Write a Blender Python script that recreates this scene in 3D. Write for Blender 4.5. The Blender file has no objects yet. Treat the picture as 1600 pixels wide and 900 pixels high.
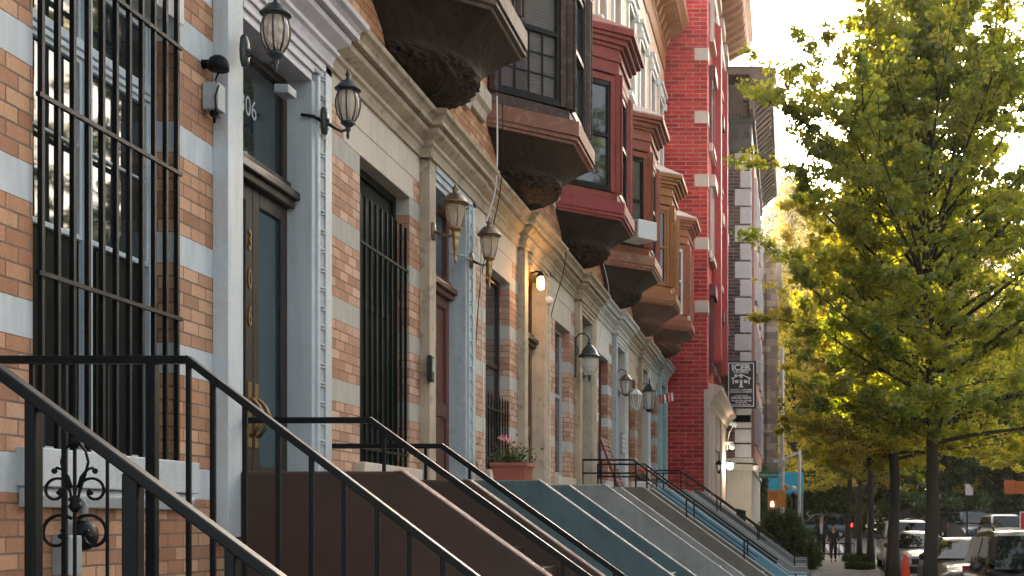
import bpy, math, random
import numpy as np
from mathutils import Vector, Matrix
R = math.radians
rng = random.Random(7)
sc = bpy.context.scene
col = sc.collection

# ---------------------------------------------------------------- camera, sky, sun, exposure
EYE = 2.4
cd = bpy.data.cameras.new("camera"); cam = bpy.data.objects.new("camera", cd); col.objects.link(cam)
cam.location = (0, 0, EYE); cam.rotation_euler = (R(90), 0, 0)
cd.sensor_width = 36; cd.lens = 36 * 2035 / 1600
cd.shift_x = -(1235 - 800) / 1600; cd.shift_y = (815 - 450) / 1600
cd.clip_end = 3000; cd.clip_start = .05
sc.camera = cam
SUN_EL, SUN_AZ = R(16.5), R(-3)
w = bpy.data.worlds.new("World"); sc.world = w; w.use_nodes = True
nt = w.node_tree; bg = nt.nodes["Background"]
sky = nt.nodes.new("ShaderNodeTexSky"); sky.sky_type = 'NISHITA'; sky.sun_disc = False
sky.sun_elevation = SUN_EL; sky.sun_rotation = SUN_AZ; sky.dust_density = 4.0; sky.air_density = .8; sky.ozone_density = .2
hs = nt.nodes.new("ShaderNodeHueSaturation"); hs.inputs["Saturation"].default_value = .55
nt.links.new(sky.outputs[0], hs.inputs["Color"])
wm = nt.nodes.new("ShaderNodeMix"); wm.data_type = 'RGBA'; wm.blend_type = 'MULTIPLY'; wm.inputs[0].default_value = 1; wm.inputs[7].default_value = (1.05, 1.0, .94, 1)
nt.links.new(hs.outputs[0], wm.inputs[6]); nt.links.new(wm.outputs[2], bg.inputs[0]); bg.inputs[1].default_value = .15
sd = bpy.data.lights.new("sun", 'SUN'); sd.energy = 5; sd.angle = R(.6); sd.color = (1, .80, .55)
sun = bpy.data.objects.new("sun", sd); col.objects.link(sun)
sun.rotation_euler = Vector((math.sin(SUN_AZ) * math.cos(SUN_EL), math.cos(SUN_AZ) * math.cos(SUN_EL), math.sin(SUN_EL))).to_track_quat('Z', 'Y').to_euler()
sc.view_settings.view_transform = 'Standard'; sc.view_settings.look = 'None'
sc.view_settings.gamma = 1; sc.view_settings.use_curve_mapping = False
sc.view_settings.exposure = 2.6
sc.render.engine = 'CYCLES'
sc.cycles.max_bounces = 6; sc.cycles.transparent_max_bounces = 8
sc.cycles.use_denoising = True; sc.cycles.caustics_reflective = False; sc.cycles.caustics_refractive = False

# ---------------------------------------------------------------- helpers: nodes and materials
class N:
    def __init__(s, name):
        s.m = bpy.data.materials.new(name); s.m.use_nodes = True; s.t = s.m.node_tree
        s.b = s.t.nodes["Principled BSDF"]; s.out = s.t.nodes["Material Output"]
    def n(s, typ, **kw):
        x = s.t.nodes.new("ShaderNode" + typ)
        for k, v in kw.items(): setattr(x, k, v)
        return x
    def put(s, sock, v):
        if hasattr(v, 'is_output') or isinstance(v, bpy.types.NodeSocket): s.t.links.new(v, sock)
        else:
            if isinstance(v, (tuple, list)) and len(v) == 3 and sock.type == 'RGBA': v = (*v, 1)
            sock.default_value = v
    def math(s, op, a, b=0.0, c=None):
        x = s.n("Math", operation=op); s.put(x.inputs[0], a); s.put(x.inputs[1], b)
        if c is not None: s.put(x.inputs[2], c)
        return x.outputs[0]
    def mix(s, f, a, b, bt='MIX'):
        x = s.n("Mix", data_type='RGBA', blend_type=bt); s.put(x.inputs[0], f); s.put(x.inputs[6], a); s.put(x.inputs[7], b)
        return x.outputs[2]
    def noise(s, scale, vec=None, detail=3, rough=.55, stretch=None):
        if vec is None: vec = s.obj()
        if stretch:
            mp = s.n("Mapping"); s.put(mp.inputs[0], vec); mp.inputs[3].default_value = stretch; vec = mp.outputs[0]
        x = s.n("TexNoise"); s.put(x.inputs["Vector"], vec); x.inputs["Scale"].default_value = scale
        x.inputs["Detail"].default_value = detail; x.inputs["Roughness"].default_value = rough
        return x.outputs[0]
    def obj(s):
        if not hasattr(s, '_tc'): s._tc = s.n("TexCoord")
        return s._tc.outputs["Object"]
    def ramp(s, v, lo, hi):
        x = s.n("MapRange"); s.put(x.inputs[0], v); x.inputs[1].default_value = lo; x.inputs[2].default_value = hi
        return x.outputs[0]
    def bump(s, h, strength=.3, dist=.01):
        x = s.n("Bump"); s.put(x.inputs["Height"], h); x.inputs["Strength"].default_value = strength; x.inputs["Distance"].default_value = dist
        s.t.links.new(x.outputs[0], s.b.inputs["Normal"])

def sc3(c, k): return tuple(min(1, x * k) for x in c)

def surf(name, c, rough=.7, var=.25, scale=3, bump=.15, metal=0, dirt=None, dirt_amt=.5, grain=60, streak=False, spec=.5, coat=0):
    """general weathered surface: uneven tone, fine grain, patches of a dirt or chipped colour"""
    q = N(name)
    n1 = q.noise(scale, detail=5)
    base = q.mix(q.ramp(n1, .3, .7), sc3(c, 1 - var), sc3(c, 1 + var))
    if streak:
        n3 = q.noise(5, stretch=(3, 3, .25), detail=4)
        base = q.mix(q.math('MULTIPLY', q.ramp(n3, .5, .78), .45), base, sc3(c, .45))
    if dirt:
        n2 = q.noise(scale * 2.7, detail=8, rough=.7)
        base = q.mix(q.math('MULTIPLY', q.ramp(n2, .53, .62), dirt_amt), base, dirt)
    g = q.noise(grain, detail=2)
    base = q.mix(.25, base, q.mix(q.ramp(g, .3, .7), sc3(c, .75), sc3(c, 1.25)))
    q.put(q.b.inputs["Base Color"], base)
    q.put(q.b.inputs["Roughness"], q.math('ADD', q.math('MULTIPLY', q.ramp(n1, .2, .8), .2), rough - .1))
    q.b.inputs["Metallic"].default_value = metal; q.b.inputs["Specular IOR Level"].default_value = spec
    q.b.inputs["Coat Weight"].default_value = coat
    if bump: q.bump(q.math('ADD', g, q.noise(scale * 6, detail=4)), bump, .006)
    return q.m

def brick_mat(name, c1, c2, mortar, bw=.2, rh=.0804, ms=.006, banded=None, wear=.5, mortar_bump=.5):
    q = N(name)
    sp = q.n("SeparateXYZ"); q.put(sp.inputs[0], q.obj()); X, Y, Z = sp.outputs
    ge = q.n("NewGeometry"); sn = q.n("SeparateXYZ"); q.put(sn.inputs[0], ge.outputs["True Normal"])
    side = q.math('GREATER_THAN', q.math('ABSOLUTE', sn.outputs[1]), .5)
    u = q.math('ADD', q.math('MULTIPLY', X, side), q.math('MULTIPLY', Y, q.math('SUBTRACT', 1, side)))
    z = Z; mask = None
    if banded:
        t = q.math('DIVIDE', q.math('SUBTRACT', Z, .892), .6645); nn = q.math('FLOOR', t)
        fr = q.math('MULTIPLY', q.math('SUBTRACT', t, nn), .6645)
        zhi = q.math('ADD', q.math('SUBTRACT', fr, .182), q.math('MULTIPLY', nn, .4824))
        above = q.math('GREATER_THAN', Z, .892)
        zlo = q.math('SUBTRACT', Z, .892)
        z = q.math('ADD', q.math('MULTIPLY', zhi, above), q.math('MULTIPLY', zlo, q.math('SUBTRACT', 1, above)))
        wob = q.math('MULTIPLY', q.math('SUBTRACT', q.noise(14, detail=3), .5), .012)
        frw = q.math('ADD', fr, wob)
        m1 = q.math('MULTIPLY', q.math('LESS_THAN', frw, .182), above)
        zw = q.math('ADD', Z, wob)
        m2 = q.math('MULTIPLY', q.math('GREATER_THAN', zw, .14), q.math('LESS_THAN', zw, .33))
        mask = q.math('MAXIMUM', m1, m2)
    cb = q.n("CombineXYZ"); q.put(cb.inputs[0], u); q.put(cb.inputs[1], z)
    wv = q.noise(9, detail=2)
    cv = q.n("VectorMath", operation='ADD'); q.put(cv.inputs[0], cb.outputs[0])
    sub = q.n("VectorMath", operation='MULTIPLY_ADD'); 
    nz = q.n("TexNoise"); q.put(nz.inputs["Vector"], q.obj()); nz.inputs["Scale"].default_value = 11
    q.put(sub.inputs[0], nz.outputs["Color"]); sub.inputs[1].default_value = (.005, .005, 0); sub.inputs[2].default_value = (-.0025, -.0025, 0)
    q.put(cv.inputs[1], sub.outputs[0])
    bt = q.n("TexBrick"); q.put(bt.inputs["Vector"], cv.outputs[0]); bt.inputs["Scale"].default_value = 1
    bt.inputs["Brick Width"].default_value = bw; bt.inputs["Row Height"].default_value = rh
    bt.inputs["Mortar Size"].default_value = ms; bt.inputs["Mortar Smooth"].default_value = .15
    bt.inputs["Color1"].default_value = (0, 0, 0, 1); bt.inputs["Color2"].default_value = (1, 1, 1, 1); bt.inputs["Mortar"].default_value = (.5, .5, .5, 1)
    bt.offset = .5
    rnd = bt.outputs["Color"]; fac = bt.outputs["Fac"]
    r1 = q.n("ValToRGB"); q.put(r1.inputs[0], rnd)
    e = r1.color_ramp.elements; e[0].color = (*sc3(c2, .78), 1); e[1].color = (min(1, c1[0] * 1.15), min(1, c1[1] * 1.3), min(1, c1[2] * 1.4), 1)
    k = e.new(.35); k.color = (*c2, 1); k = e.new(.65); k.color = (*c1, 1)
    base = r1.outputs[0]
    fine = q.noise(55, detail=5, rough=.75)
    base = q.mix(.75, base, q.mix(q.ramp(fine, .25, .75), (.62, .55, .5), (1.25, 1.25, 1.25)), 'MULTIPLY')
    big = q.noise(1.3, detail=5)
    base = q.mix(q.math('MULTIPLY', q.ramp(big, .42, .75), wear), base, q.mix(.5, base, (.55, .43, .33)))
    dark = q.noise(6, detail=6, rough=.8)
    base = q.mix(q.math('MULTIPLY', q.ramp(dark, .6, .75), .55), base, sc3(c2, .4))
    stk = q.noise(4, stretch=(2.5, 2.5, .18), detail=5)
    base = q.mix(q.math('MULTIPLY', q.ramp(stk, .52, .75), .35), base, sc3(c2, .45))
    mort = q.mix(q.ramp(q.noise(4, detail=4), .35, .65), sc3(mortar, .6), mortar)
    base = q.mix(fac, base, mort)
    hgt = q.math('SUBTRACT', q.math('MULTIPLY', fine, .35), q.math('MULTIPLY', fac, 1.0))
    if banded:
        sn2 = q.noise(7, stretch=(2, 2, .4), detail=5)
        pc = q.mix(q.ramp(sn2, .35, .7), sc3(banded, .86), sc3(banded, 1.05))
        pc = q.mix(q.math('MULTIPLY', q.ramp(q.noise(16, detail=9, rough=.8), .58, .66), .4), pc, sc3(banded, .6))
        base = q.mix(mask, base, pc)
        hgt = q.math('ADD', q.math('MULTIPLY', hgt, q.math('SUBTRACT', 1, mask)), q.math('MULTIPLY', mask, .25))
    q.put(q.b.inputs["Base Color"], base); q.b.inputs["Roughness"].default_value = .88; q.b.inputs["Specular IOR Level"].default_value = .25
    q.bump(hgt, mortar_bump, .008)
    return q.m

def glass_mat(name, c=(.02, .03, .035), rough=.03, ior=1.7):
    q = N(name); q.put(q.b.inputs["Base Color"], c); q.b.inputs["Roughness"].default_value = rough; q.b.inputs["IOR"].default_value = ior
    q.b.inputs["Specular IOR Level"].default_value = .8
    q.bump(q.noise(1.6, detail=2), .12, .02)
    return q.m

def clear_mat(name, c=(.9, .85, .75), a=.35, rough=.12):
    q = N(name); q.put(q.b.inputs["Base Color"], c); q.b.inputs["Roughness"].default_value = rough
    q.b.inputs["Alpha"].default_value = a; q.b.inputs["IOR"].default_value = 1.5
    return q.m

def emit_mat(name, c, s):
    q = N(name); q.put(q.b.inputs["Base Color"], c); q.put(q.b.inputs["Emission Color"], c); q.b.inputs["Emission Strength"].default_value = s
    return q.m

def leaf_mat(name, c1, c2, t1, t2, tr=.5):
    q = N(name); t = q.t
    at = q.n("Attribute"); at.attribute_name = "rnd"
    big = q.noise(.9, detail=3)
    f = q.math('MULTIPLY', q.math('ADD', at.outputs["Fac"], q.ramp(big, .3, .7)), .5)
    d = q.n("BsdfDiffuse"); q.put(d.inputs[0], q.mix(f, c1, c2))
    s = q.n("BsdfTranslucent"); q.put(s.inputs[0], q.mix(f, t1, t2))
    gl = q.n("BsdfGlossy"); gl.inputs["Roughness"].default_value = .45; q.put(gl.inputs[0], (.9, .9, .9))
    m1 = q.n("MixShader"); m1.inputs[0].default_value = tr; t.links.new(d.outputs[0], m1.inputs[1]); t.links.new(s.outputs[0], m1.inputs[2])
    m2 = q.n("MixShader"); m2.inputs[0].default_value = .04; t.links.new(m1.outputs[0], m2.inputs[1]); t.links.new(gl.outputs[0], m2.inputs[2])
    t.links.new(m2.outputs[0], q.out.inputs[0])
    return q.m

# ---------------------------------------------------------------- helpers: objects
def tag(o, label=None, cat=None, group=None, kind=None):
    if label: o["label"] = label
    if cat: o["category"] = cat
    if group: o["group"] = group
    if kind: o["kind"] = kind
    return o

def empty(name, loc, label=None, cat=None, group=None, rz=0):
    o = bpy.data.objects.new(name, None); col.objects.link(o); o.location = loc; o.rotation_euler = (0, 0, rz)
    o.empty_display_size = .1
    return tag(o, label, cat, group)

def copy_tree(o, parent=None):
    c = o.copy(); col.objects.link(c); c.parent = parent
    for ch in list(o.children): copy_tree(ch, c)
    return c

class MB:
    def __init__(s): s.v = []; s.f = []; s.mi = []; s.sm = []; s.cur = 0; s.smooth = False
    def add(s, vs, fs, smooth=None):
        o = len(s.v); s.v += [tuple(p) for p in vs]
        for f in fs:
            s.f.append([i + o for i in f]); s.mi.append(s.cur); s.sm.append(s.smooth if smooth is None else smooth)
        return s
    def box(s, x0, x1, y0, y1, z0, z1):
        s.add([(x0,y0,z0),(x1,y0,z0),(x1,y1,z0),(x0,y1,z0),(x0,y0,z1),(x1,y0,z1),(x1,y1,z1),(x0,y1,z1)],
              [(3,2,1,0),(4,5,6,7),(0,1,5,4),(1,2,6,5),(2,3,7,6),(3,0,4,7)], False); return s
    def prism(s, pts, a, b, axis='z'):
        """polygon pts (2D) extruded from a to b along axis"""
        def P(p, h):
            return (p[0], p[1], h) if axis == 'z' else ((p[0], h, p[1]) if axis == 'y' else (h, p[0], p[1]))
        n = len(pts); vs = [P(p, a) for p in pts] + [P(p, b) for p in pts]
        fs = [list(range(n))[::-1], [i + n for i in range(n)]] + [(i, (i+1) % n, (i+1) % n + n, i + n) for i in range(n)]
        s.add(vs, fs, False); return s
    def rings(s, rings, closed=True, cap=True, smooth=True):
        n = len(rings[0]); vs = [p for r in rings for p in r]; fs = []
        for k in range(len(rings) - 1):
            for i in range(n if closed else n - 1):
                j = (i + 1) % n; fs.append((k*n + i, k*n + j, (k+1)*n + j, (k+1)*n + i))
        if cap: fs += [list(range(n))[::-1], [(len(rings)-1)*n + i for i in range(n)]]
        s.add(vs, fs, smooth); return s
    def lathe(s, prof, c=(0,0,0), n=16, smooth=True, squash=(1,1)):
        """prof: (radius, z) pairs"""
        rr = [[(c[0] + max(r, .0005) * math.cos(2*math.pi*i/n) * squash[0], c[1] + max(r, .0005) * math.sin(2*math.pi*i/n) * squash[1], c[2] + z) for i in range(n)] for r, z in prof]
        return s.rings(rr, smooth=smooth)
    def tube(s, pts, r, n=8, smooth=True):
        pts = [Vector(p) for p in pts]; rr = []
        rs = r if isinstance(r, (list, tuple)) else [r] * len(pts)
        up = Vector((0, 0, 1)); prev = None
        for i, p in enumerate(pts):
            t = (pts[min(i+1, len(pts)-1)] - pts[max(i-1, 0)]).normalized()
            if prev is None:
                a = t.cross(up)
                if a.length < .1: a = t.cross(Vector((1, 0, 0)))
            else: a = prev - t * prev.dot(t)
            a.normalize(); b = t.cross(a); prev = a
            rr.append([tuple(p + (a * math.cos(2*math.pi*k/n) + b * math.sin(2*math.pi*k/n)) * rs[i]) for k in range(n)])
        return s.rings(rr, smooth=smooth)
    def bar(s, a, b, w, h=None):
        """square bar from a to b"""
        h = h or w; a = Vector(a); b = Vector(b); t = (b - a).normalized()
        sd = t.cross(Vector((0,0,1)))
        if sd.length < .05: sd = Vector((0, 1, 0))
        sd.normalize(); up = sd.cross(t)
        rr = [[tuple(p + sd*x*w/2 + up*y*h/2) for x, y in ((-1,-1),(1,-1),(1,1),(-1,1))] for p in (a, b)]
        return s.rings(rr, smooth=False)
    def ball(s, c, r, n=12, sq=(1,1,1)):
        rr = []
        for k in range(n//2 + 1):
            a = math.pi * k / (n//2) - math.pi/2
            rr.append([(c[0] + r*sq[0]*max(math.cos(a), .001)*math.cos(2*math.pi*i/n), c[1] + r*sq[1]*max(math.cos(a), .001)*math.sin(2*math.pi*i/n), c[2] + r*sq[2]*math.sin(a)) for i in range(n)])
        return s.rings(rr)
    def build(s, name, mats, parent=None, bevel=0, kind=None, label=None):
        me = bpy.data.meshes.new(name); me.from_pydata(s.v, [], s.f)
        if not isinstance(mats, (list, tuple)): mats = [mats]
        for m in mats: me.materials.append(m)
        me.polygons.foreach_set("material_index", s.mi); me.polygons.foreach_set("use_smooth", s.sm); me.update()
        o = bpy.data.objects.new(name, me); col.objects.link(o)
        if parent: o.parent = parent
        if bevel:
            b = o.modifiers.new("bevel", 'BEVEL'); b.width = bevel; b.segments = 2; b.limit_method = 'ANGLE'; b.harden_normals = False
        if kind: o["kind"] = kind
        if label: o["label"] = label
        return o

def text(name, s, size, m, parent, loc, rot=(R(90), 0, 0), ext=.004, bold=0, align='CENTER', sx=1):
    c = bpy.data.curves.new(name, 'FONT'); c.body = s; c.size = size; c.extrude = ext; c.align_x = align; c.align_y = 'CENTER'; c.offset = bold
    t = bpy.data.objects.new(name, c); col.objects.link(t)
    bpy.context.view_layer.update()
    me = bpy.data.meshes.new_from_object(t.evaluated_get(bpy.context.evaluated_depsgraph_get()))
    bpy.data.objects.remove(t)
    o = bpy.data.objects.new(name, me); me.materials.append(m); col.objects.link(o)
    o.parent = parent; o.location = loc; o.rotation_euler = rot; o.scale = (sx, 1, 1)
    return o

GP = [(-30, .3), (0, .50), (22, .67), (51, .90), (75, 1.35), (600, 1.35)]      # ground height: the street climbs gently
def gz(y):
    for (a, p), (b, q) in zip(GP, GP[1:]):
        if y <= b: return p + (q - p) * (y - a) / (b - a)
    return 1.35

# ---------------------------------------------------------------- materials
BLUE_W = (.50, .60, .66); BEIGE = (.50, .46, .38); GREYB = (.42, .41, .36); WHITE = (.66, .68, .68)
M = {}
M['black'] = surf('black iron paint', (.006, .007, .008), .5, .3, 9, .05, spec=.15)
M['black_rail'] = surf('glossy rail paint', (.004, .006, .007), .36, .2, 5, .02, spec=.2)
M['green_black'] = surf('dark green grille paint', (.004, .009, .008), .5, .3, 9, .05, spec=.15)
M['blue_trim'] = surf('pale blue stone paint', (.46, .51, .53), .6, .12, 1.2, .12, dirt=(.25, .29, .31), dirt_amt=.3, streak=True)
M['lilac_trim'] = surf('greyish white stone paint', (.55, .53, .56), .6, .12, 2.5, .2, dirt=(.3, .3, .32), dirt_amt=.3, streak=True)
M['beige_trim'] = surf('beige limestone', (.50, .43, .33), .75, .16, 2, .25, dirt=(.2, .16, .11), dirt_amt=.45, streak=True)
M['tan_trim'] = surf('weathered tan limestone', (.42, .35, .25), .8, .25, 2, .35, dirt=(.12, .09, .06), dirt_amt=.75, streak=True)
M['panel_stone'] = surf('pale limestone ashlar', (.54, .48, .39), .8, .12, 1.5, .2, dirt=(.3, .24, .17), dirt_amt=.3, streak=True)
M['white_trim'] = surf('white stone paint', (.66, .66, .64), .6, .1, 2.5, .2, dirt=(.35, .34, .32), dirt_amt=.4, streak=True)
M['grey_trim'] = surf('blue grey stone paint', (.40, .46, .48), .65, .12, 2.5, .2, dirt=(.2, .22, .22), dirt_amt=.5, streak=True)
M['aqua_trim'] = surf('aqua stone paint', (.33, .52, .56), .6, .12, 2.5, .15, streak=True)
M['dark_under'] = surf('dark brown underside paint', (.026, .017, .012), .8, .35, 4, .5, dirt=(.055, .038, .028), dirt_amt=.35, spec=.2)  # near-black brown paint with slightly paler patches, for the nearer bays' undersides
M['dark_wood'] = surf('dark varnished oak', (.028, .020, .017), .42, .35, 6, .25, dirt=(.06, .045, .035), dirt_amt=.5, spec=.3)
M['red_wood'] = surf('mahogany door wood', (.11, .032, .016), .35, .35, 5, .2, streak=True)
M['brown_wood'] = surf('brown door wood', (.11, .055, .025), .4, .3, 5, .2, streak=True)
M['green_door'] = surf('blackish green door paint', (.02, .03, .03), .35, .3, 5, .1)
M['maroon'] = surf('maroon paint', (.11, .018, .018), .55, .25, 6, .15, streak=True)
M['glass'] = glass_mat('window glass', ior=1.5); M['glass_teal'] = glass_mat('door glass with teal tint', (.02, .05, .06), .06)
M['glass_dark'] = glass_mat('dark window glass', (.008, .012, .013), .05, 1.45)
M['thin_glass'] = clear_mat('thin window glass', (.02, .025, .03), .35, .03)
M['screen'] = surf('dark insect screen', (.007, .010, .0095), .6, .3, 2, .05, spec=.12)
M['lamp_glass'] = clear_mat('old lamp glass', (.62, .50, .36), .5, .1)
M['lamp_glass_clear'] = clear_mat('ribbed clear lamp glass', (.7, .72, .7), .35, .1)
M['brass'] = surf('aged brass', (.36, .22, .09), .38, .3, 14, .1, metal=.85, dirt=(.08, .06, .04), dirt_amt=.6)
M['bright_brass'] = surf('bright brass', (.26, .18, .09), .5, .15, 10, 0, metal=1)
M['pewter'] = surf('tarnished bronze', (.2, .15, .1), .42, .3, 14, .1, metal=.8, dirt=(.06, .05, .04), dirt_amt=.5)
M['verdigris'] = surf('black iron with blue patina', (.02, .026, .028), .4, .3, 20, .2, dirt=(.10, .15, .17), dirt_amt=.7)
M['steel'] = surf('galvanised steel', (.35, .38, .39), .45, .15, 10, .1, metal=.6)
M['grey_box'] = surf('grey painted box', (.30, .34, .35), .6, .15, 8, .1)
M['white_plastic'] = surf('white plastic', (.7, .7, .68), .45, .08, 5, 0)
M['white_frame'] = surf('white window paint', (.55, .66, .72), .5, .08, 5, .05)
M['white_win'] = surf('white vinyl window', (.75, .77, .78), .45, .06, 5, .0)
M['blind'] = surf('cream blind slats', (.40, .36, .29), .7, .1, 6, .0)
M['concrete'] = surf('sidewalk concrete', (.30, .30, .29), .85, .15, 1.2, .3, dirt=(.2, .2, .19), dirt_amt=.5)
M['kerb'] = surf('granite kerb', (.32, .32, .31), .8, .2, 4, .3)
M['asphalt'] = surf('asphalt', (.075, .077, .08), .75, .2, 1.5, .4, dirt=(.05, .05, .05), dirt_amt=.5)
M['road_paint'] = surf('worn white road paint', (.6, .6, .58), .7, .1, 3, .1, dirt=(.2, .2, .2), dirt_amt=.6)
M['bark'] = surf('bark', (.04, .034, .028), .95, .35, 3, .9, grain=25, streak=True)
M['roof_tar'] = surf('roof felt', (.08, .08, .08), .9)
M['terracotta'] = surf('terracotta plastic', (.36, .10, .06), .6, .15, 5, .1)
M['soil'] = surf('soil', (.05, .035, .025), .95, .3, 9, .5)
M['orange_cone'] = surf('cone orange', (.85, .07, .02), .5, .1, 5, 0)
M['signal'] = surf('signal yellow', (.62, .25, .02), .5, .2, 5, .05)
M['pole'] = surf('pale pole paint', (.50, .55, .55), .5, .12, 6, .05)
M['awning'] = surf('turquoise awning', (.01, .30, .42), .7, .1, 2, .1)
M['street_green'] = surf('street sign green', (.01, .22, .17), .5, .05, 2, 0)
M['sign_black'] = surf('sign black', (.008, .008, .009), .45, .1, 2, 0)
M['sign_white'] = surf('sign white', (.75, .75, .72), .5, .08, 8, 0)
M['orange_sign'] = surf('orange board', (.55, .16, .04), .6, .1, 4, 0)
M['red_sign'] = surf('red board', (.6, .03, .05), .5, .1, 4, 0)
M['rubber'] = surf('tyre rubber', (.015, .015, .015), .85, .2, 5, .1)
M['bulb'] = emit_mat('lit amber bulb', (1, .42, .08), 9)
M['lit'] = emit_mat('lit white lamp', (1, .88, .7), 12)
M['walk'] = emit_mat('walk symbol light', (.9, .92, 1), 3)
M['tail'] = emit_mat('lit red tail lamp', (1, .03, .03), 1.6)
M['patina'] = surf('rust and verdigris metal', (.34, .13, .07), .65, .3, 5, .25, dirt=(.28, .36, .34), dirt_amt=.9)

def house_bricks(j, band):
    c = [((.53,.30,.175),(.43,.225,.13)), ((.53,.30,.175),(.43,.22,.125)), ((.56,.34,.22),(.47,.25,.155)), ((.58,.37,.26),(.50,.29,.195)), ((.58,.37,.26),(.50,.29,.20)), ((.56,.31,.21),(.46,.22,.14)), ((.54,.3,.2),(.46,.22,.14)), ((.50,.27,.18),(.40,.19,.12))][j + 1]
    return brick_mat('banded brick %d' % (j + 1), c[0], c[1], (.25, .18, .135), bw=.2, banded=band)
UP_BRICK = brick_mat('salmon upper brick', (.58, .32, .17), (.48, .22, .11), (.15, .09, .06), ms=.005)
PLASTER = [surf('peach stucco', (.62, .42, .29), .8, .1, 2, .2), surf('cream stucco', (.66, .58, .46), .8, .1, 2, .2)]

# ---------------------------------------------------------------- ground
def ground():
    ys = [-30, 0, 22, 51, 56.2]
    m = MB()
    for a, b in zip(ys, ys[1:]):
        za, zb = gz(a), gz(b)
        m.add([(-30, a, za), (2.75, a, za), (2.75, b, zb), (-30, b, zb), ], [(0, 1, 2, 3)])
    q = N('sidewalk slabs')
    sp = q.n("SeparateXYZ"); q.put(sp.inputs[0], q.obj())
    def joint(v, per, ofs=0.):
        f = q.math('FRACT', q.math('DIVIDE', q.math('ADD', v, 300 + ofs), per)); return q.math('LESS_THAN', f, .014)
    j = q.math('MAXIMUM', joint(sp.outputs[0], 1.35, .1), joint(sp.outputs[1], 1.5))
    n = q.noise(.8, detail=6); base = q.mix(q.ramp(n, .3, .7), (.24, .24, .235), (.36, .355, .34))
    base = q.mix(q.math('MULTIPLY', q.ramp(q.noise(5, detail=8, rough=.75), .56, .66), .5), base, (.15, .15, .14))
    base = q.mix(j, base, (.08, .08, .075)); q.put(q.b.inputs["Base Color"], base); q.b.inputs["Roughness"].default_value = .85
    q.bump(q.math('SUBTRACT', q.noise(70), j), .3, .006)
    tag(m.build('sidewalk', q.m), kind='structure')
    k = MB()
    for a, b in zip(ys, ys[1:]):
        za, zb = gz(a) + .005, gz(b) + .005
        k.add([(2.75, a, za), (2.92, a, za), (2.92, b, zb), (2.75, b, zb), (2.92, a, za - .2), (2.92, b, zb - .2), (2.75, a, za - .2), (2.75, b, zb - .2)],
              [(0, 1, 2, 3), (1, 4, 5, 2), (6, 0, 3, 7)])
    k.add([(-30, 56.2, gz(56.2) + .004), (2.92, 56.2, gz(56.2) + .004), (2.92, 56.2, gz(56.2) - .2), (-30, 56.2, gz(56.2) - .2)], [(0, 1, 2, 3)])
    tag(k.build('kerb', M['kerb']), kind='structure')
    r = MB()
    for a, b in ((-30, 0), (0, 22), (22, 51), (51, 75), (75, 600)):
        za, zb = gz(a) - .13, gz(b) - .13
        r.add([(-400, a, za), (400, a, za), (400, b, zb), (-400, b, zb)], [(0, 1, 2, 3)])
    tag(r.build('road', M['asphalt']), kind='structure')
    p = MB()
    def strip(x0, x1, y0, y1):
        p.add([(x0, y0, gz(y0) - .126), (x1, y0, gz(y0) - .126), (x1, y1, gz(y1) - .126), (x0, y1, gz(y1) - .126)], [(0, 1, 2, 3)])
    for i in range(14): strip(-1.2 + i * .0 , 2.2, 58 + i * .0, 58.25) if i == 0 else None
    for i in range(16): strip(3.2 + i * .62, 3.5 + i * .62, 52.8, 55.6)
    for i in range(8): strip(-1.9 + i * .62, -1.6 + i * .62, 57, 72)
    strip(3.1, 13, 51.3, 51.7)
    tag(p.build('road_markings', M['road_paint']), kind='structure')
    o = MB()
    for a, b in zip(ys, ys[1:]):
        za, zb = gz(a), gz(b)
        o.add([(12.2, a, za), (40, a, za), (40, b, zb), (12.2, b, zb), (12.2, a, za - .2), (12.2, b, zb - .2)], [(0, 1, 2, 3), (4, 0, 3, 5)])
    tag(o.build('opposite_sidewalk', M['concrete']), kind='structure')
    g = MB(); zb = gz(75)
    g.add([(-200, 96, zb - .02), (200, 96, zb - .02), (200, 112, zb + 1), (-200, 112, zb + 1), (200, 96, zb - .2), (-200, 96, zb - .2), (200, 170, zb + 17), (-200, 170, zb + 17), (200, 560, zb + 20), (-200, 560, zb + 20)], [(0, 1, 2, 3), (5, 4, 1, 0), (3, 2, 6, 7), (7, 6, 8, 9)])
    tag(g.build('park_ground', surf('park grass', (.045, .06, .02), .9, .3, .5, .3)), kind='structure')
ground()

# ---------------------------------------------------------------- row houses
LAT = -3.7; P = 4.66
def S_of(j): return 10.2 + P * (j - 1)
def E_of(j): return .09 * j
DO = 2.8       # door section starts here inside a house

def wall_panel(y0, y1, z0, z1, holes, x=0, depth=.22):
    m = MB(); ysv = sorted({y0, y1} | {h[0] for h in holes} | {h[1] for h in holes}); zs = sorted({z0, z1} | {h[2] for h in holes} | {h[3] for h in holes})
    for a, b in zip(ysv, ysv[1:]):
        for c, d in zip(zs, zs[1:]):
            cy, cz = (a+b)/2, (c+d)/2
            if any(h[0] < cy < h[1] and h[2] < cz < h[3] for h in holes): continue
            m.add([(x, a, c), (x, b, c), (x, b, d), (x, a, d)], [(0, 1, 2, 3)])
    for a, b, c, d in holes:
        for q in (((a,c),(a,d)), ((b,d),(b,c)), ((a,d),(b,d)), ((b,c),(a,c))):
            (p0, p1), (p2, p3) = q
            m.add([(x, p0, p1), (x, p2, p3), (x - depth, p2, p3), (x - depth, p0, p1)], [(0, 1, 2, 3)])
    return m

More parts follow.
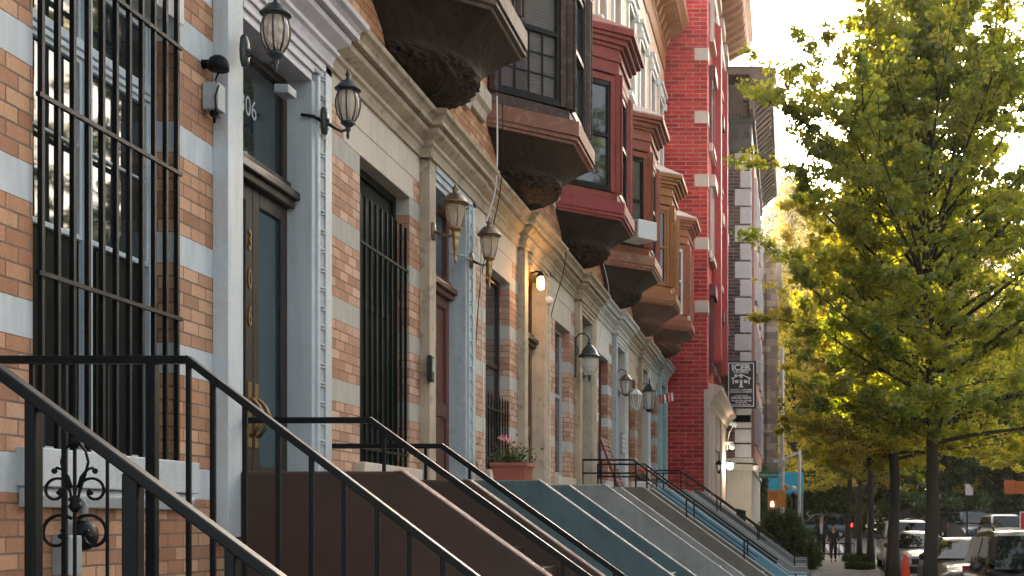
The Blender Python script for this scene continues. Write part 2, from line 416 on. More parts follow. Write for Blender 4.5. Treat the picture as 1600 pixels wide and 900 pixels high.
PROF = [(0, 3.53), (.03, 3.535), (.035, 3.56), (.025, 3.565), (.045, 3.62), (.07, 3.64), (.07, 3.665), (.05, 3.67), (.055, 3.69), (.13, 3.75), (.14, 3.79), (.12, 3.793), (.12, 3.805), (.185, 3.81), (.19, 3.85), (.175, 3.853), (.205, 3.89), (.24, 3.91), (.25, 3.945), (.24, 3.955), (.0, 4.01)]
def sweep(path, prof, sgn0=0, sgn1=0):
    """path: [(out, y, k)] where the profile shifts y by k*o (mitre)"""
    m = MB(); rings = [[(xo + o, y + k * o, z) for o, z in prof] for xo, y, k in path]
    m.rings(rings, closed=False, cap=False, smooth=False)
    for r in (rings[0], rings[-1]): m.add(r, [list(range(len(r)))], False)
    return m

def frame_u(m, y0, y1, z0, z1, w, x0, x1):
    m.box(x0, x1, y0, y0 + w, z0, z1); m.box(x0, x1, y1 - w, y1, z0, z1); m.box(x0, x1, y0 + w, y1 - w, z1 - w, z1)
def frame_4(m, y0, y1, z0, z1, w, x0, x1, wb=None):
    frame_u(m, y0, y1, z0, z1, w, x0, x1); m.box(x0, x1, y0 + w, y1 - w, z0, z0 + (wb or w))

def sash_window(parent, y0, y1, z0, z1, xb, fm, gm, name='window', split=.5, mull=False, blind=False, label=None, fw=.05):
    f = MB(); frame_4(f, y0, y1, z0, z1, fw, xb - .06, xb, fw * 1.3)
    zm = z0 + (z1 - z0) * split
    f.box(xb - .05, xb - .012, y0 + fw, y1 - fw, zm - .03, zm + .03)
    if mull: f.box(xb - .055, xb + .004, (y0+y1)/2 - .035, (y0+y1)/2 + .035, z0 + fw, z1 - fw)
    o = f.build(name, fm, parent, .004, label=label)
    g = MB(); g.box(xb - .04, xb - .03, y0 + fw*.6, y1 - fw*.6, z0 + fw*.6, z1 - fw*.6); g.build('pane', gm, o)
    return o

def grille(parent, y0, y1, z0, z1, x, n, rails, mat, r=.009, name='window_grille', spikes=False, label=None):
    m = MB()
    for i in range(n):
        y = y0 + (y1 - y0) * i / (n - 1)
        m.box(x - r, x + r, y - r, y + r, z0, z1)
        if spikes: m.add([(x - r, y - r, z1), (x + r, y - r, z1), (x + r, y + r, z1), (x - r, y + r, z1), (x, y, z1 + .05)], [(0,1,4),(1,2,4),(2,3,4),(3,0,4)])
    for z in rails: m.box(x - .004, x + .018, y0 - .04, y1 + .04, z - .011, z + .011)
    return m.build(name, mat, parent, 0, label=label)

def bead_column(m, x, y, z0, z1, r=.02):
    prof = []; z = z0; k = 0
    while z < z1 - .14:
        prof += [(r*.85, z), (r*.95, z + .055), (r*.85, z + .10), (r*1.35, z + .104), (r*1.35, z + .115), (r*.7, z + .119), (r*.7, z + .124), (r*1.35, z + .128), (r*1.35, z + .139), (r*.85, z + .143)]
        z += .147
    prof += [(r, z1)]
    m.lathe(prof, (x, y, 0), 8)

def bay_plan(yc, o, hw, cant, inset=0):
    return [(0, yc - hw - cant + inset * .3), (o - inset, yc - hw + inset * .4), (o - inset, yc + hw - inset * .4), (0, yc + hw + cant - inset * .3)]

def bay(root, yc, body, slabm, roofm, under, gm, fm, seed, carved=True, label=None, dark_glass=False):
    O, HW, CT = 1.0, .68, .8
    rnd = random.Random(seed)
    pl = lambda ins: bay_plan(yc, O, HW, CT, ins)
    b = MB()
    # entablature above the windows and corner posts
    for ins, za, zb in ((.10, 7.02, 7.22), (.06, 7.22, 7.30), (.09, 7.30, 7.42)): b.prism(pl(ins), za, zb)
    pts = [Vector(p) for p in pl(.12)]
    b.prism(pl(.13), 4.93, 5.08)
    nP = len(pts)
    for i, p in enumerate(pts):
        k = .075 if i in (1, 2) else .06
        py = p.y + (.05 if i == 0 else (-.05 if i == 3 else 0))
        px = max(p.x, .06)
        b.prism([(px + k*math.cos(a), py + k*math.sin(a)) for a in [2*math.pi*t/8 + .39 for t in range(8)]], 5.08, 7.02)
        b.tube([(px + k * (.95 if i in (1, 2) else .5), py + (-k*.75 if i < 2 else k*.75), z) for z in (5.1, 7.0)], .018, 6)
    body_o = b.build('bay_window', body, root, .006, label=label)
    for i in range(3):
        a, c = pts[i], pts[i + 1]
        t = (c - a).normalized(); nrm = Vector((t.y, -t.x))
        if nrm.x < 0: nrm = -nrm
        L = (c - a).length; s0, s1 = .1, L - .1
        # window frame with two sashes and glazing, built along the face
        f = MB()
        def q(s, n_, z): 
            p = a + t * s + nrm * n_; return (p.x, p.y, z)
        def bx(s_a, s_b, n_a, n_b, z_a, z_b):
            f.add([q(s_a,n_a,z_a), q(s_b,n_a,z_a), q(s_b,n_b,z_a), q(s_a,n_b,z_a), q(s_a,n_a,z_b), q(s_b,n_a,z_b), q(s_b,n_b,z_b), q(s_a,n_b,z_b)],
                  [(3,2,1,0),(4,5,6,7),(0,1,5,4),(1,2,6,5),(2,3,7,6),(3,0,4,7)], False)
        f.cur = 1
        bx(s0 - .03, s0 + .05, -.03, .02, 5.1, 6.98); bx(s1 - .05, s1 + .03, -.03, .02, 5.1, 6.98); bx(s0 + .05, s1 - .05, -.03, .02, 6.88, 6.98)
        f.cur = 0
        bx(s0 + .05, s0 + .10, -.05, 0, 5.1, 6.88); bx(s1 - .10, s1 - .05, -.05, 0, 5.1, 6.88)
        bx(s0 + .10, s1 - .10, -.05, 0, 6.80, 6.88); bx(s0 + .10, s1 - .10, -.05, 0, 5.1, 5.19); bx(s0 + .10, s1 - .10, -.045, .01, 5.97, 6.03)
        if i == 0 and seed in (2,):
            for k in range(1, 4): bx(s0 + .1 + (s1 - s0 - .2) * k / 4 - .008, s0 + .1 + (s1 - s0 - .2) * k / 4 + .008, -.028, -.01, 5.19, 5.97)
            for z in (5.45, 5.71): bx(s0 + .1, s1 - .1, -.028, -.01, z - .008, z + .008)
        f.build('window_frame', [fm, body], body_o)
        g = MB()
        p0, p1 = q(s0 + .06, -.035, 5.12), q(s1 - .06, -.035, 5.12)
        g.add([p0, p1, (p1[0], p1[1], 6.86), (p0[0], p0[1], 6.86)], [(0, 1, 2, 3)])
        g.build('pane', M['thin_glass'] if (seed in (2, 4) and i == 0) else gm, body_o)
        if seed in (2, 4) and i == 0:
            g = MB(); bx_ = []
            def slat(za):
                a0, a1 = q(L * .5 if seed == 2 else s0 + .05, -.11, za), q(s1 - .02, -.11, za); b0, b1 = q(L * .5 if seed == 2 else s0 + .05, -.08, za + .03), q(s1 - .02, -.08, za + .03)
                g.add([a0, a1, b1, b0, (a0[0], a0[1], a0[2] + .004), (a1[0], a1[1], a1[2] + .004), (b1[0], b1[1], b1[2] + .004), (b0[0], b0[1], b0[2] + .004)], [(0, 1, 2, 3), (7, 6, 5, 4), (0, 4, 5, 1), (3, 2, 6, 7)])
            for kk in range(40): slat(5.15 + kk * .043)
            g.build('blind', M['blind'], body_o)
            g = MB(); p0, p1 = q(s0, -.2, 5.12), q(s1, -.2, 5.12); g.add([p0, p1, (p1[0], p1[1], 6.95), (p0[0], p0[1], 6.95)], [(0, 1, 2, 3)]); g.build('room_back', M['red_wood'], body_o)
    s = MB()
    for ins, za, zb in ((.0, 4.74, 4.93), (.03, 4.715, 4.74), (.015, 4.68, 4.715), (.06, 4.64, 4.68)): s.prism(pl(ins), za, zb)
    s.build('bay_base', slabm, body_o, .006)
    # corbel: plan rings shrinking along a concave curve into the wall
    rings = []; K = 26; n = 40
    def plan_dense(sx):
        pp = [Vector((max(x, 0) * sx, yc + (y - yc) * (sx * .82 + .18 * min(1, sx * 1.3)))) for x, y in pl(.06)]
        seg = [(pp[i], pp[i+1]) for i in range(3)]; out = []
        for sg in seg:
            for k in range(n // 3): out.append(sg[0].lerp(sg[1], k / (n // 3)))
        out.append(pp[-1]); return out
    for k in range(K + 1):
        t = k / K
        sx = (.64 + .34 * (1 - t / .42) ** 1.5) if t < .42 else .64 * math.sqrt(max(0, 1 - ((t - .42) / .58) ** 2)) + .004
        z = 4.64 - (t * .8 if t < .42 else .336 + (t - .42) * .50)
        pr = plan_dense(sx); ring = []; mb = min(1, t * 2.2); nn = len(pr)
        for i_ in range(nn):
            a_ = math.pi * (i_ / (nn - 1)) - math.pi / 2
            pr[i_] = pr[i_].lerp(Vector((math.cos(a_) * sx * 1.0, yc + math.sin(a_) * sx * 1.3)), mb)
        amp = (.034 if carved else .008) * min(1, max(0, (t - .42) * 6)) * (1 - .5 * t) + .003
        for i, p in enumerate(pr):
            v = math.sin(i * 1.9 + seed) * math.sin(t * 34 + i * .7) + math.sin(i * 3.1 + t * 19) * .6 + rnd.uniform(-.6, .6)
            d = amp * v; c = Vector((0, yc)); dr = (p - c); dr = dr.normalized() if dr.length > 1e-4 else Vector((1, 0))
            ring.append((max(p.x + dr.x * d, -.02), p.y + dr.y * d, z + amp * .5 * rnd.uniform(-1, 1)))
        rings.append(ring)
    cb = MB(); cb.rings(rings, closed=False, cap=False, smooth=not carved)
    cb.add(rings[-1], [list(range(len(rings[-1])))], False)
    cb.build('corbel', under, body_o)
    # projecting cornice and low hipped roof
    r = MB()
    for ins, za, zb in ((.04, 7.42, 7.48), (-.03, 7.48, 7.56), (-.10, 7.56, 7.62), (-.16, 7.62, 7.70)):
        r.prism([(x if x < .01 else x, y) for x, y in pl(ins)], za, zb)
    r.build('bay_cornice', [slabm if False else body], body_o, .005)
    rf = MB(); a = pl(-.16); bb = [(0, yc - .9), (.35, yc - .5), (.35, yc + .5), (0, yc + .9)]
    rf.rings([[(x, y, 7.703) for x, y in a], [(x, y, 7.73) for x, y in a], [(x, y, 8.12) for x, y in bb]], closed=True, cap=True, smooth=False)
    rf.build('bay_roof', roofm, body_o)
    return body_o

def paint(name, c, **k): return surf(name, c, k.pop('rough', .72), k.pop('var', .22), k.pop('scale', 4), k.pop('bump', .2), streak=True, spec=.25, **k)
BAY = {
 -1: dict(body=paint('bay brown a', (.05, .035, .03)), slab=paint('bay slab a', (.09, .05, .035))),
 0: dict(body=paint('bay brown b', (.05, .035, .03)), slab=paint('bay slab b', (.09, .05, .035))),
 1: dict(body=paint('bay dark brown paint', (.045, .03, .025)), slab=paint('worn brown slab paint', (.09, .06, .045), dirt=(.22, .16, .12), dirt_amt=.5)),
 2: dict(body=paint('bay umber paint', (.055, .035, .03), dirt=(.2, .16, .13), dirt_amt=.5), slab=paint('rust brown slab paint', (.20, .085, .055), dirt=(.32, .2, .15), dirt_amt=.6)),
 3: dict(body=paint('bay burgundy paint', (.24, .055, .045)), slab=paint('burgundy slab paint', (.25, .05, .05))),
 4: dict(body=paint('bay russet paint', (.28, .085, .05), dirt=(.07, .03, .02), dirt_amt=.5), slab=M['patina']),
 5: dict(body=paint('bay ochre paint', (.33, .14, .05)), slab=paint('ochre slab paint', (.32, .135, .06))),
 6: dict(body=paint('bay sienna paint', (.36, .13, .07)), slab=paint('sienna slab paint', (.30, .10, .06))),
}
ROOFM = [paint('bay roof red lead', (.30, .10, .07)), paint('bay roof pale tin', (.55, .45, .38))]

HS = {
 -1: dict(band=(.55, .60, .62), trimL='blue_trim', trimR='blue_trim', hood='lilac_trim', ent='beige_trim', door='dark_wood', panel='panel_stone'),
 0: dict(band=(.55, .60, .62), trimL='blue_trim', trimR='blue_trim', hood='lilac_trim', ent='lilac_trim', door='dark_wood', panel='white_trim'),
 1: dict(band=(.44, .42, .36), trimL='tan_trim', trimR='grey_trim', hood='tan_trim', ent='tan_trim', door='red_wood', panel='panel_stone'),
 2: dict(band=(.52, .51, .46), trimL='tan_trim', trimR='beige_trim', hood='tan_trim', ent='tan_trim', door='brown_wood', panel='panel_stone'),
 3: dict(band=(.52, .50, .45), trimL='tan_trim', trimR='beige_trim', hood='tan_trim', ent='tan_trim', door='green_door', panel='panel_stone'),
 4: dict(band=(.62, .66, .67), trimL='grey_trim', trimR='white_trim', hood='white_trim', ent='white_trim', door='maroon', panel='white_trim'),
 5: dict(band=(.55, .50, .40), trimL='tan_trim', trimR='white_trim', hood='beige_trim', ent='beige_trim', door='dark_wood', panel='beige_trim'),
 6: dict(band=(.42, .50, .53), trimL='aqua_trim', trimR='aqua_trim', hood='grey_trim', ent='grey_trim', door='green_door', panel='grey_trim'),
}
HLABEL = {
 -1: 'brick row house nearest the viewer whose iron stair rails cross the lower left corner',
 0: 'row house with pale blue bands, a caged tall window and the door numbered 306',
 1: 'row house with the dark caged window between the pale blue and the mahogany doorways',
 2: 'row house with beige stone trim and the amber bulb lit in its doorway',
 3: 'row house with burgundy bay window and black gooseneck lantern at the door',
 4: 'row house with white painted stone and the rust and green patched bay base',
 5: 'row house with ochre bay window, beige cornice and pairs of small glass lanterns',
 6: 'last row house with aqua doorway, butting against the red brick building',
}
WIN = {-1: (.9, 2.4, .36, 3.0), 0: (.82, 2.28, .36, 3.02), 1: (.99, 2.45, .42, 3.06), 2: (.95, 2.3, .45, 2.96), 3: (.95, 2.3, .45, 2.9), 4: (.95, 2.2, .45, 2.9), 5: (.95, 2.2, .45, 2.9), 6: (.95, 2.2, .45, 2.9)}

def make_house(j):
    h = HS[j]; S = S_of(j); root = empty('row_house', (LAT, S, EYE + E_of(j)), HLABEL[j], 'row house', 'brick row houses with bay windows')
    y1 = P if j < 6 else P + .0
    wy0, wy1, wz0, wz1 = WIN[j]; d0, d1, dz0, dz1 = DO + .23, DO + 1.5, -.1, 3.33
    bm = house_bricks(j, h['band'])
    wall_panel(0, y1, -2.7, 4.05, [(wy0, wy1, wz0, wz1), (d0 - .05, d1 + .05, -2.69, dz1 + .05)]).build('wall', bm, root)
    up = UP_BRICK if j < 4 else PLASTER[j % 2]
    upw = [(.75, 1.75, 9.3, 11.35), (2.95, 3.95, 9.3, 11.35)]
    wall_panel(0, y1, 4.05, 8.3, []).build('upper_wall', UP_BRICK, root)
    wall_panel(0, y1, 8.3, 13.0, upw).build('upper_wall', up, root)
    MB().box(-9, -.23, .0, y1, -2.7, 14.2).build('rear_block', M['roof_tar'], root)
    # stone panel over window + lintel
    m = MB(); m.box(-.02, .006, .02, DO - .02, 3.28, 3.56); m.box(-.02, .005, wy0 - .42, wy1 + .12, wz1, 3.275)
    m.box(-.2, .0045, wy0 - .3, wy1 + .1, wz1 - .001, wz1 + .12)
    m.build('window_lintel', M[h['panel']], root, .004)
    m = MB(); m.box(-.2, .09, wy0 - .14, wy1 + .14, wz0 - .19, wz0 - .001); m.prism([(0, wz0 - .29), (.05, wz0 - .29), (.075, wz0 - .23), (.055, wz0 - .191), (0, wz0 - .191)], wy0 - .12, wy1 + .12, 'y')
    m.build('window_sill', M['blue_trim'] if j <= 0 else M[h['panel']], root, .006)
    # entablature over the window bay, and over the door bay (steps forward)
    J = .1; dy0, dy1 = DO - .03, DO + 1.86
    sweep([(0, 0, 0), (0, dy0, -1)], PROF).build('entablature', M[h['ent']], root, .003)
    sweep([(0, dy0, -1), (J, dy0, -1), (J, dy1 - .06, 1), (0, dy1 - .06, 1)], PROF).build('door_hood', M[h['hood']], root, .003)
    # door surround
    for side, mt, (a, b) in (('L', h['trimL'], (DO, d0)), ('R', h['trimR'], (d1, DO + 1.86))):
        m = MB()
        if side == 'L':
            m.box(0, .10, a, b - .0, -.1, 3.53); m.box(-.12, -.0, b - .05, b, -.1, dz1)
        else:
            m.box(-.12, .085, a, a + .075, -.1, 3.34); m.box(0, .105, a + .077, a + .13, -.1, 3.40); m.box(0, .06, a + .13, a + .225, -.1, 3.45)
            m.box(0, .11, a + .225, b, -.1, 3.53)
            bead_column(m, .08, a + .178, -.1, 3.46, .031)
        m.build('door_surround', M[mt], root, .004)
    m = MB(); m.box(-.12, .085, d0, d1, dz1, dz1 + .06); m.box(0, .105, d0, d1, dz1 + .06, dz1 + .10); m.box(0, .06, d0, d1 + .2, dz1 + .10, dz1 + .14)
    m.box(0, .11, d0, DO + 1.86, dz1 + .14, 3.53)
    m.tube([(.075, d0, dz1 + .12), (.075, d1 + .18, dz1 + .12)], .022, 8)
    m.build('door_head', M[h['hood']] if j != 1 else M['grey_trim'], root, .004)
    # doors
    xb = -.10; dm = M[h['door']]; gm = M['glass_teal'] if j == 0 else M['glass_dark']
    ym = (d0 + d1) / 2; zt = 2.36
    for k, (a, b) in enumerate(((d0, ym - .004), (ym + .004, d1))):
        f = MB(); frame_4(f, a, b, .1, zt, .115, xb - .05, xb, .3)
        if j not in (0, 3): f.box(xb - .05, xb, a + .115, b - .115, 1.05, 1.2)
        d = f.build('door', dm, root, .006)
        if j in (0, 3): MB().box(xb - .035, xb - .025, a + .1, b - .1, .35, zt - .1).build('pane', gm, d)
        else:
            g = MB(); g.box(xb - .035, xb - .025, a + .1, b - .1, .35, 1.1); g.box(xb - .025, xb - .012, a + .17, b - .17, .47, .98)
            g.build('panel', dm, d, .01); MB().box(xb - .035, xb - .025, a + .1, b - .1, 1.15, zt - .1).build('pane', gm if j != 1 else dm, d)
        if j == 0:
            yy = ym + (.06 if k else -.055)
            MB().box(xb, xb + .006, yy - .032, yy + .032, .52, .98).build('push_plate', M['bright_brass'], d, .003)
            hp = [(xb + .012 + .085 * math.sin(math.pi * t / 14), yy + .01 * math.cos(t), .60 + .27 * t / 14) for t in range(15)]
            MB().tube(hp, [.012 + .003 * (t % 2) for t in range(15)], 8).build('handle', M['bright_brass'], d)
    if j == 0:
        for ch, z in (('3', 1.97), ('0', 1.70), ('6', 1.44)):
            text('house_number', ch, .20, M['bright_brass'], root, (xb + .003, ym - .06, z), (R(90), 0, R(90)), .006, .004, sx=.62)
    t = MB(); frame_u(t, d0, d1, zt, dz1, .07, xb - .06, xb); t.box(xb - .06, xb + .10, d0, d1, zt + .06, zt + .12)
    t.box(xb - .06, xb + .06, d0, d1, zt + .001, zt + .06); t.box(xb - .06, xb + .03, d0, d1, zt + .12, zt + .20)
    tr = t.build('transom', M['dark_wood'] if j in (0, 2) else dm, root, .008)
    MB().box(xb - .045, xb - .035, d0 + .05, d1 - .05, zt + .18, dz1 - .05).build('pane', M['glass'], tr)
    if j == 0: text('house_number', '306', .20, M['grey_box'], tr, (xb - .033, ym, 2.93), (R(90), 0, R(90)), .001)
    # ground floor window
    if j == 0:
        f = MB(); xw = -.13
        frame_4(f, wy0, wy1, wz0, wz1, .03, xw - .07, xw)
        f.box(xw - .06, xw + .02, wy0 + .70, wy0 + .755, wz0, wz1)
        for a, b in ((wy0 + .03, wy0 + .70), (wy0 + .755, wy1 - .03)):
            frame_4(f, a + .002, b - .002, 1.52, 2.5, .028, xw - .05, xw - .004)
            frame_u(f, a + .002, b - .002, 2.52, 2.95, .03, xw - .05, xw - .01)
            f.box(xw - .04, xw + .012, a, b, 2.50, 2.53); f.box(xw - .04, xw + .006, a, b, 2.55, 2.60)
            f.box(xw - .045, xw - .012, a, b, 2.02, 2.035)
        wf = f.build('window', M['white_frame'], root, .004)
        g = MB(); g.box(xw - .04, xw - .03, wy0 + .04, wy1 - .04, 1.53, wz1 - .03); g.build('pane', M['glass'], wf)
        g = MB(); g.box(xw - .04, xw - .028, wy0 + .05, wy1 - .05, wz0 + .04, 1.52)
        for k in range(4): g.box(xw - .03, xw - .02, wy0 + .1 + k * .38, wy0 + .13 + k * .38, wz0 + .05, 1.5)
        g.build('pane', M['screen'], wf, label='dark screened lower pane')
        grille(root, wy0 + .02, wy1 - .03, wz0 + .0, wz1 + .3, .03, 11, (1.215, 2.085, 2.84), M['black'], .012, label='black iron window grille of tall round bars')
    else:
        fm = {1: M['green_black'], 2: M['dark_wood'], 3: M['grey_trim'], 4: M['maroon'], 5: M['brown_wood'], 6: M['white_frame'], -1: M['white_frame']}[j]
        sash_window(root, wy0, wy1, wz0, wz1, -.13, fm, (M['screen'] if j == 1 else M['glass_dark']) if j in (1, 3) else M['glass'], split=.55, fw=.07)
        if j == 1: grille(root, wy0 + .05, wy1 - .06, wz0, 2.75, -.02, 10, (2.33, .55), M['green_black'], .0115, spikes=False, label='tall dark green window grille')
        if j == 2: grille(root, wy0 + .05, wy1 - .06, wz0, 1.38, -.01, 9, (1.22, .6), M['black'], .009, spikes=True, label='low black window grille with spikes')
    # bay window above
    if j >= 0:
        B = BAY[j]
        bay(root, {2: 2.45, 3: 2.4, 4: 2.5, 5: 2.6, 6: 2.7}.get(j, 2.5), B['body'], B['slab'], ROOFM[0] if j < 4 else ROOFM[1],
            M['dark_under'] if j < 5 else surf('brown underside %d' % j, (.13, .06, .035), .8, .3, 4, .5), M['glass'],
            M['white_win'] if j == 6 else (M['black'] if j < 5 else B['body']), j, carved=(j != 5),
            label={1: 'dark brown bay window', 2: 'umber bay window with rust brown base', 3: 'burgundy bay window', 4: 'russet bay window with patinated base', 5: 'ochre bay window', 6: 'sienna bay window with white sashes'}.get(j))
    # upper windows with hoods
    for a, b, c, d in upw:
        o = sash_window(root, a, b, c, d, -.12, M['white_win'] if j != 5 else BAY[5]['body'], M['glass'], split=.5)
        tm = M['white_trim'] if j > 3 else M['beige_trim']
        m = MB(); frame_u(m, a - .13, b + .13, c, d + .13, .125, 0, .05); m.box(0, .16, a - .2, b + .2, d + .3, d + .40)
        m.box(0, .10, a - .17, b + .17, d + .135, d + .3); m.box(0, .13, a - .17, b + .17, c - .12, c)
        for yy in (a - .15, b + .05): m.box(0, .14, yy, yy + .1, d - .05, d + .134)
        m.build('window_hood', tm, o, .008)
    # roof cornice
    rp = [(0, 12.6), (.04, 12.62), (.05, 13.1), (.09, 13.14), (.10, 13.2), (.06, 13.24), (.06, 13.72), (.55, 13.8), (.60, 13.88), (.72, 14.0), (.74, 14.12), (0, 14.3)]
    cm = BAY[5]['body']
    m = sweep([(0, 0, 0), (0, y1, 0)], rp)
    for k in range(8):
        y = .15 + k * .585
        m.prism([(.06, 13.25), (.12, 13.26), (.22, 13.5), (.5, 13.62), (.5, 13.76), (.06, 13.74)], y, y + .16, 'y')
    m.build('roof_cornice', cm, root, .008)
    # string course between the bays
    for ya, yb_ in ((0, .75), (4.25, y1)):
        MB().prism([(0, 4.6), (.05, 4.6), (.07, 4.7), (.12, 4.74), (.12, 4.93), (0, 4.93)], ya, yb_, 'y').build('string_course', M['beige_trim'], root, .008)
    return root
for j in range(-1, 7): make_house(j)

# ---------------------------------------------------------------- stoops
def smat(name, c, **k): return surf(name, c, k.pop('rough', .6), .2, 1.1, .35, grain=90, streak=k.pop('streak', True), dirt=k.pop('dirt', sc3(c, .55)), dirt_amt=.6)
ST = {
 0: (smat('brown stoop paint', (.042, .021, .012), streak=False), surf('worn pinkish edge', (.30, .20, .16), .7, .2, 5, .2), 'dark brown painted stoop in front of the door numbered 306', 2),
 1: (smat('teal stoop paint', (.065, .112, .12)), surf('pale worn edge', (.42, .41, .38), .7, .2, 5, .2), 'teal painted stoop in front of the mahogany door, planter on it', 0),
 2: (smat('grey concrete stoop', (.22, .235, .22), dirt=(.13, .14, .12)), surf('pale grey edge', (.42, .42, .40), .7, .2, 5, .2), 'bare grey concrete stoop next after the teal one', 0),
 3: (smat('dark grey stoop', (.12, .115, .095), dirt=(.07, .07, .06)), surf('light rim paint', (.5, .5, .47), .7, .2, 5, .2), 'dark grey stoop with black rails before the gooseneck lantern', 3),
 4: (smat('light blue stoop paint', (.13, .32, .42)), surf('white rim paint', (.6, .62, .62), .7, .2, 5, .2), 'light blue painted stoop behind the dark grey one', 0),
 5: (smat('pale grey stoop', (.25, .29, .30)), surf('pale rim', (.55, .56, .55), .7, .2, 5, .2), 'pale grey stoop with black rails behind the light blue one', 3),
 6: (smat('grey blue stoop', (.17, .21, .23)), surf('pale rim two', (.5, .5, .48), .7, .2, 5, .2), 'farthest stoop, below the aqua doorway beside the red building', 0),
}
SL = .72
def rail_mesh(m, y, zc, oc, zend, posts, w=.05, pw=.022, base=None):
    """handrail: level from the wall to oc, then down at SL"""
    oe = oc + (zc - zend) / SL
    m.bar((0.02, y, zc), (oc, y, zc), w, w * .75); m.bar((oc - .012, y, zc + .008), (oe, y, zend), w, w * .8)
    m.ball((.02, y, zc), w * .8, 8)
    for p in posts:
        zt = zc - max(0, (p - oc)) * SL
        zb = base(p)
        if zb < zt: m.box(p - pw/2, p + pw/2, y - pw/2, y + pw/2, zb, zt - w * .2)

for j in range(0, 7):
    sm, em, lab, rails = ST[j]; D = S_of(j) + DO
    gl = gz(D + 1) - EYE - E_of(j)          # ground in local z
    root = empty('stoop', (LAT, D, EYE + E_of(j)), lab, 'stoop', 'stoops along the row of houses')
    top = .33; c0 = 1.15; oe = c0 + (top - gl - .55) / SL
    m = MB(); n = 12; zl = .10; rise = (zl - gl) / (n + 1); run = .27; o0 = 1.05
    pts = [(0, gl - .1), (0, zl)]; x = o0; z = zl; pts.append((x, z))
    for k in range(n): z -= rise; pts.append((x, z)); x += run; pts.append((x, z))
    pts += [(x, gl - .1)]
    m.prism(pts, .315, 1.95, 'y'); m.build('steps', sm, root, .006)
    for y in (.19, 1.955):
        m = MB(); pts = [(0.003, gl - .1), (.003, top), (c0, top), (oe, gl + .55), (oe + .35, gl + .55), (oe + .35, gl - .1)]
        m.prism([(px, pz) for px, pz in pts], y, y + .12, 'y'); m.build('cheek_wall', sm, root, .02)
        if j != 0 or True:
            e = MB(); t = .012
            e.prism([(c0 - .05, top - .004), (c0, top - .004), (oe, gl + .546), (oe + .36, gl + .546), (oe + .36, gl + .55 + t*.6), (oe, gl + .55 + t), (c0 + .004, top + t*.7), (c0 - .05, top + .003)], y - .006, y + .126, 'y')
            e.build('coping', em, root, .004)
    if rails:
        for y in (.25, 2.015):
            m = MB(); base = lambda o: (top if o < c0 else top - (o - c0) * SL)
            if j == 0: rail_mesh(m, y, .668 if y < 1 else .60, .93, gl + .9, [1.02, 2.2, 3.4] if y < 1 else [.8, 1.15, 2.3, 3.5], .052, .022, base)
            else:
                rail_mesh(m, y, .80, .98, gl + 1.0, [.1, .42, 1.02, 1.9, 2.9, 3.8], .045, .03, base)
                m.bar((0.02, y, .57), (1.0, y, .57), .03); m.bar((1.0, y, .57), (1.0 + 1.5 / SL, y, .57 - 1.5), .02)
            m.build('railing', M['black_rail'], root, .004)

# nearest stoop: only its open iron rails reach into the picture
D = S_of(-1) + DO; gl = gz(D) - EYE + .09
root = empty('stoop', (LAT, D, EYE - .09), 'nearest stoop with tall black iron rails and a scroll, lower left', 'stoop', 'stoops along the row of houses')
m = MB(); n = 9; zl = -.42; rise = (zl - gl) / (n + 1); pts = [(0, gl - .1), (0, zl), (1.05, zl)]; x, z = 1.05, zl
for k in range(n): z -= rise; pts.append((x, z)); x += .27; pts.append((x, z))
pts += [(x, gl - .1)]; m.prism(pts, .25, 2.15, 'y'); m.build('steps', M['concrete'], root, .006)
base_ = lambda o: zl - max(0, o - .95) * SL - (.0 if o < 3.2 else 1)
yn, yf = 4.05 - D, 5.96 - D
m = MB(); m.bar((.02, yn, .79), (.93, yn, .79), .05, .036); m.bar((.92, yn, .795), (4.2, yn, .79 - 3.27 * .744), .055, .036)
for k in range(12):
    o = .42 + k * .309
    zt = .79 - max(0, o - .93) * .744
    wd = .05 if k % 2 == 0 else .034
    m.box(o - wd/2, o + wd/2, yn - .025, yn + .025, base_(o), zt - .01)
m.build('railing', M['black_rail'], root, .006)
m = MB(); m.bar((.02, yf, .83), (.94, yf, .83), .046, .036); m.bar((.935, yf, .838), (4.2, yf, .83 - 3.26 * .757), .05, .034)
for px, wd in ((50, .02), (101, .022), (117, .014), (168, .014), (238, .045), (295, .022), (333, .024), (383, .022), (435, .022), (487, .022), (538, .022), (590, .022), (640, .022), (692, .022), (742, .022)):
    o = (px - 1235) / 341.4 + 3.7; zt = .83 - max(0, o - .94) * .757
    m.box(o - wd/2, o + wd/2, yf - wd/2, yf + wd/2, base_(o), zt - .01)
rl = m.build('railing', M['black_rail'], root, .004)
def sp(cx, cz, r0, r1, a0, a1, n=26):
    return [(cx + (r0 + (r1 - r0) * t / n) * math.cos(R(a0 + (a1 - a0) * t / n)), yf, cz + (r0 + (r1 - r0) * t / n) * math.sin(R(a0 + (a1 - a0) * t / n))) for t in range(n + 1)]
m = MB(); ox = (117 - 1235) / 341.4 + 3.7; zz = lambda py: (815 - py) / 341.4 + .09
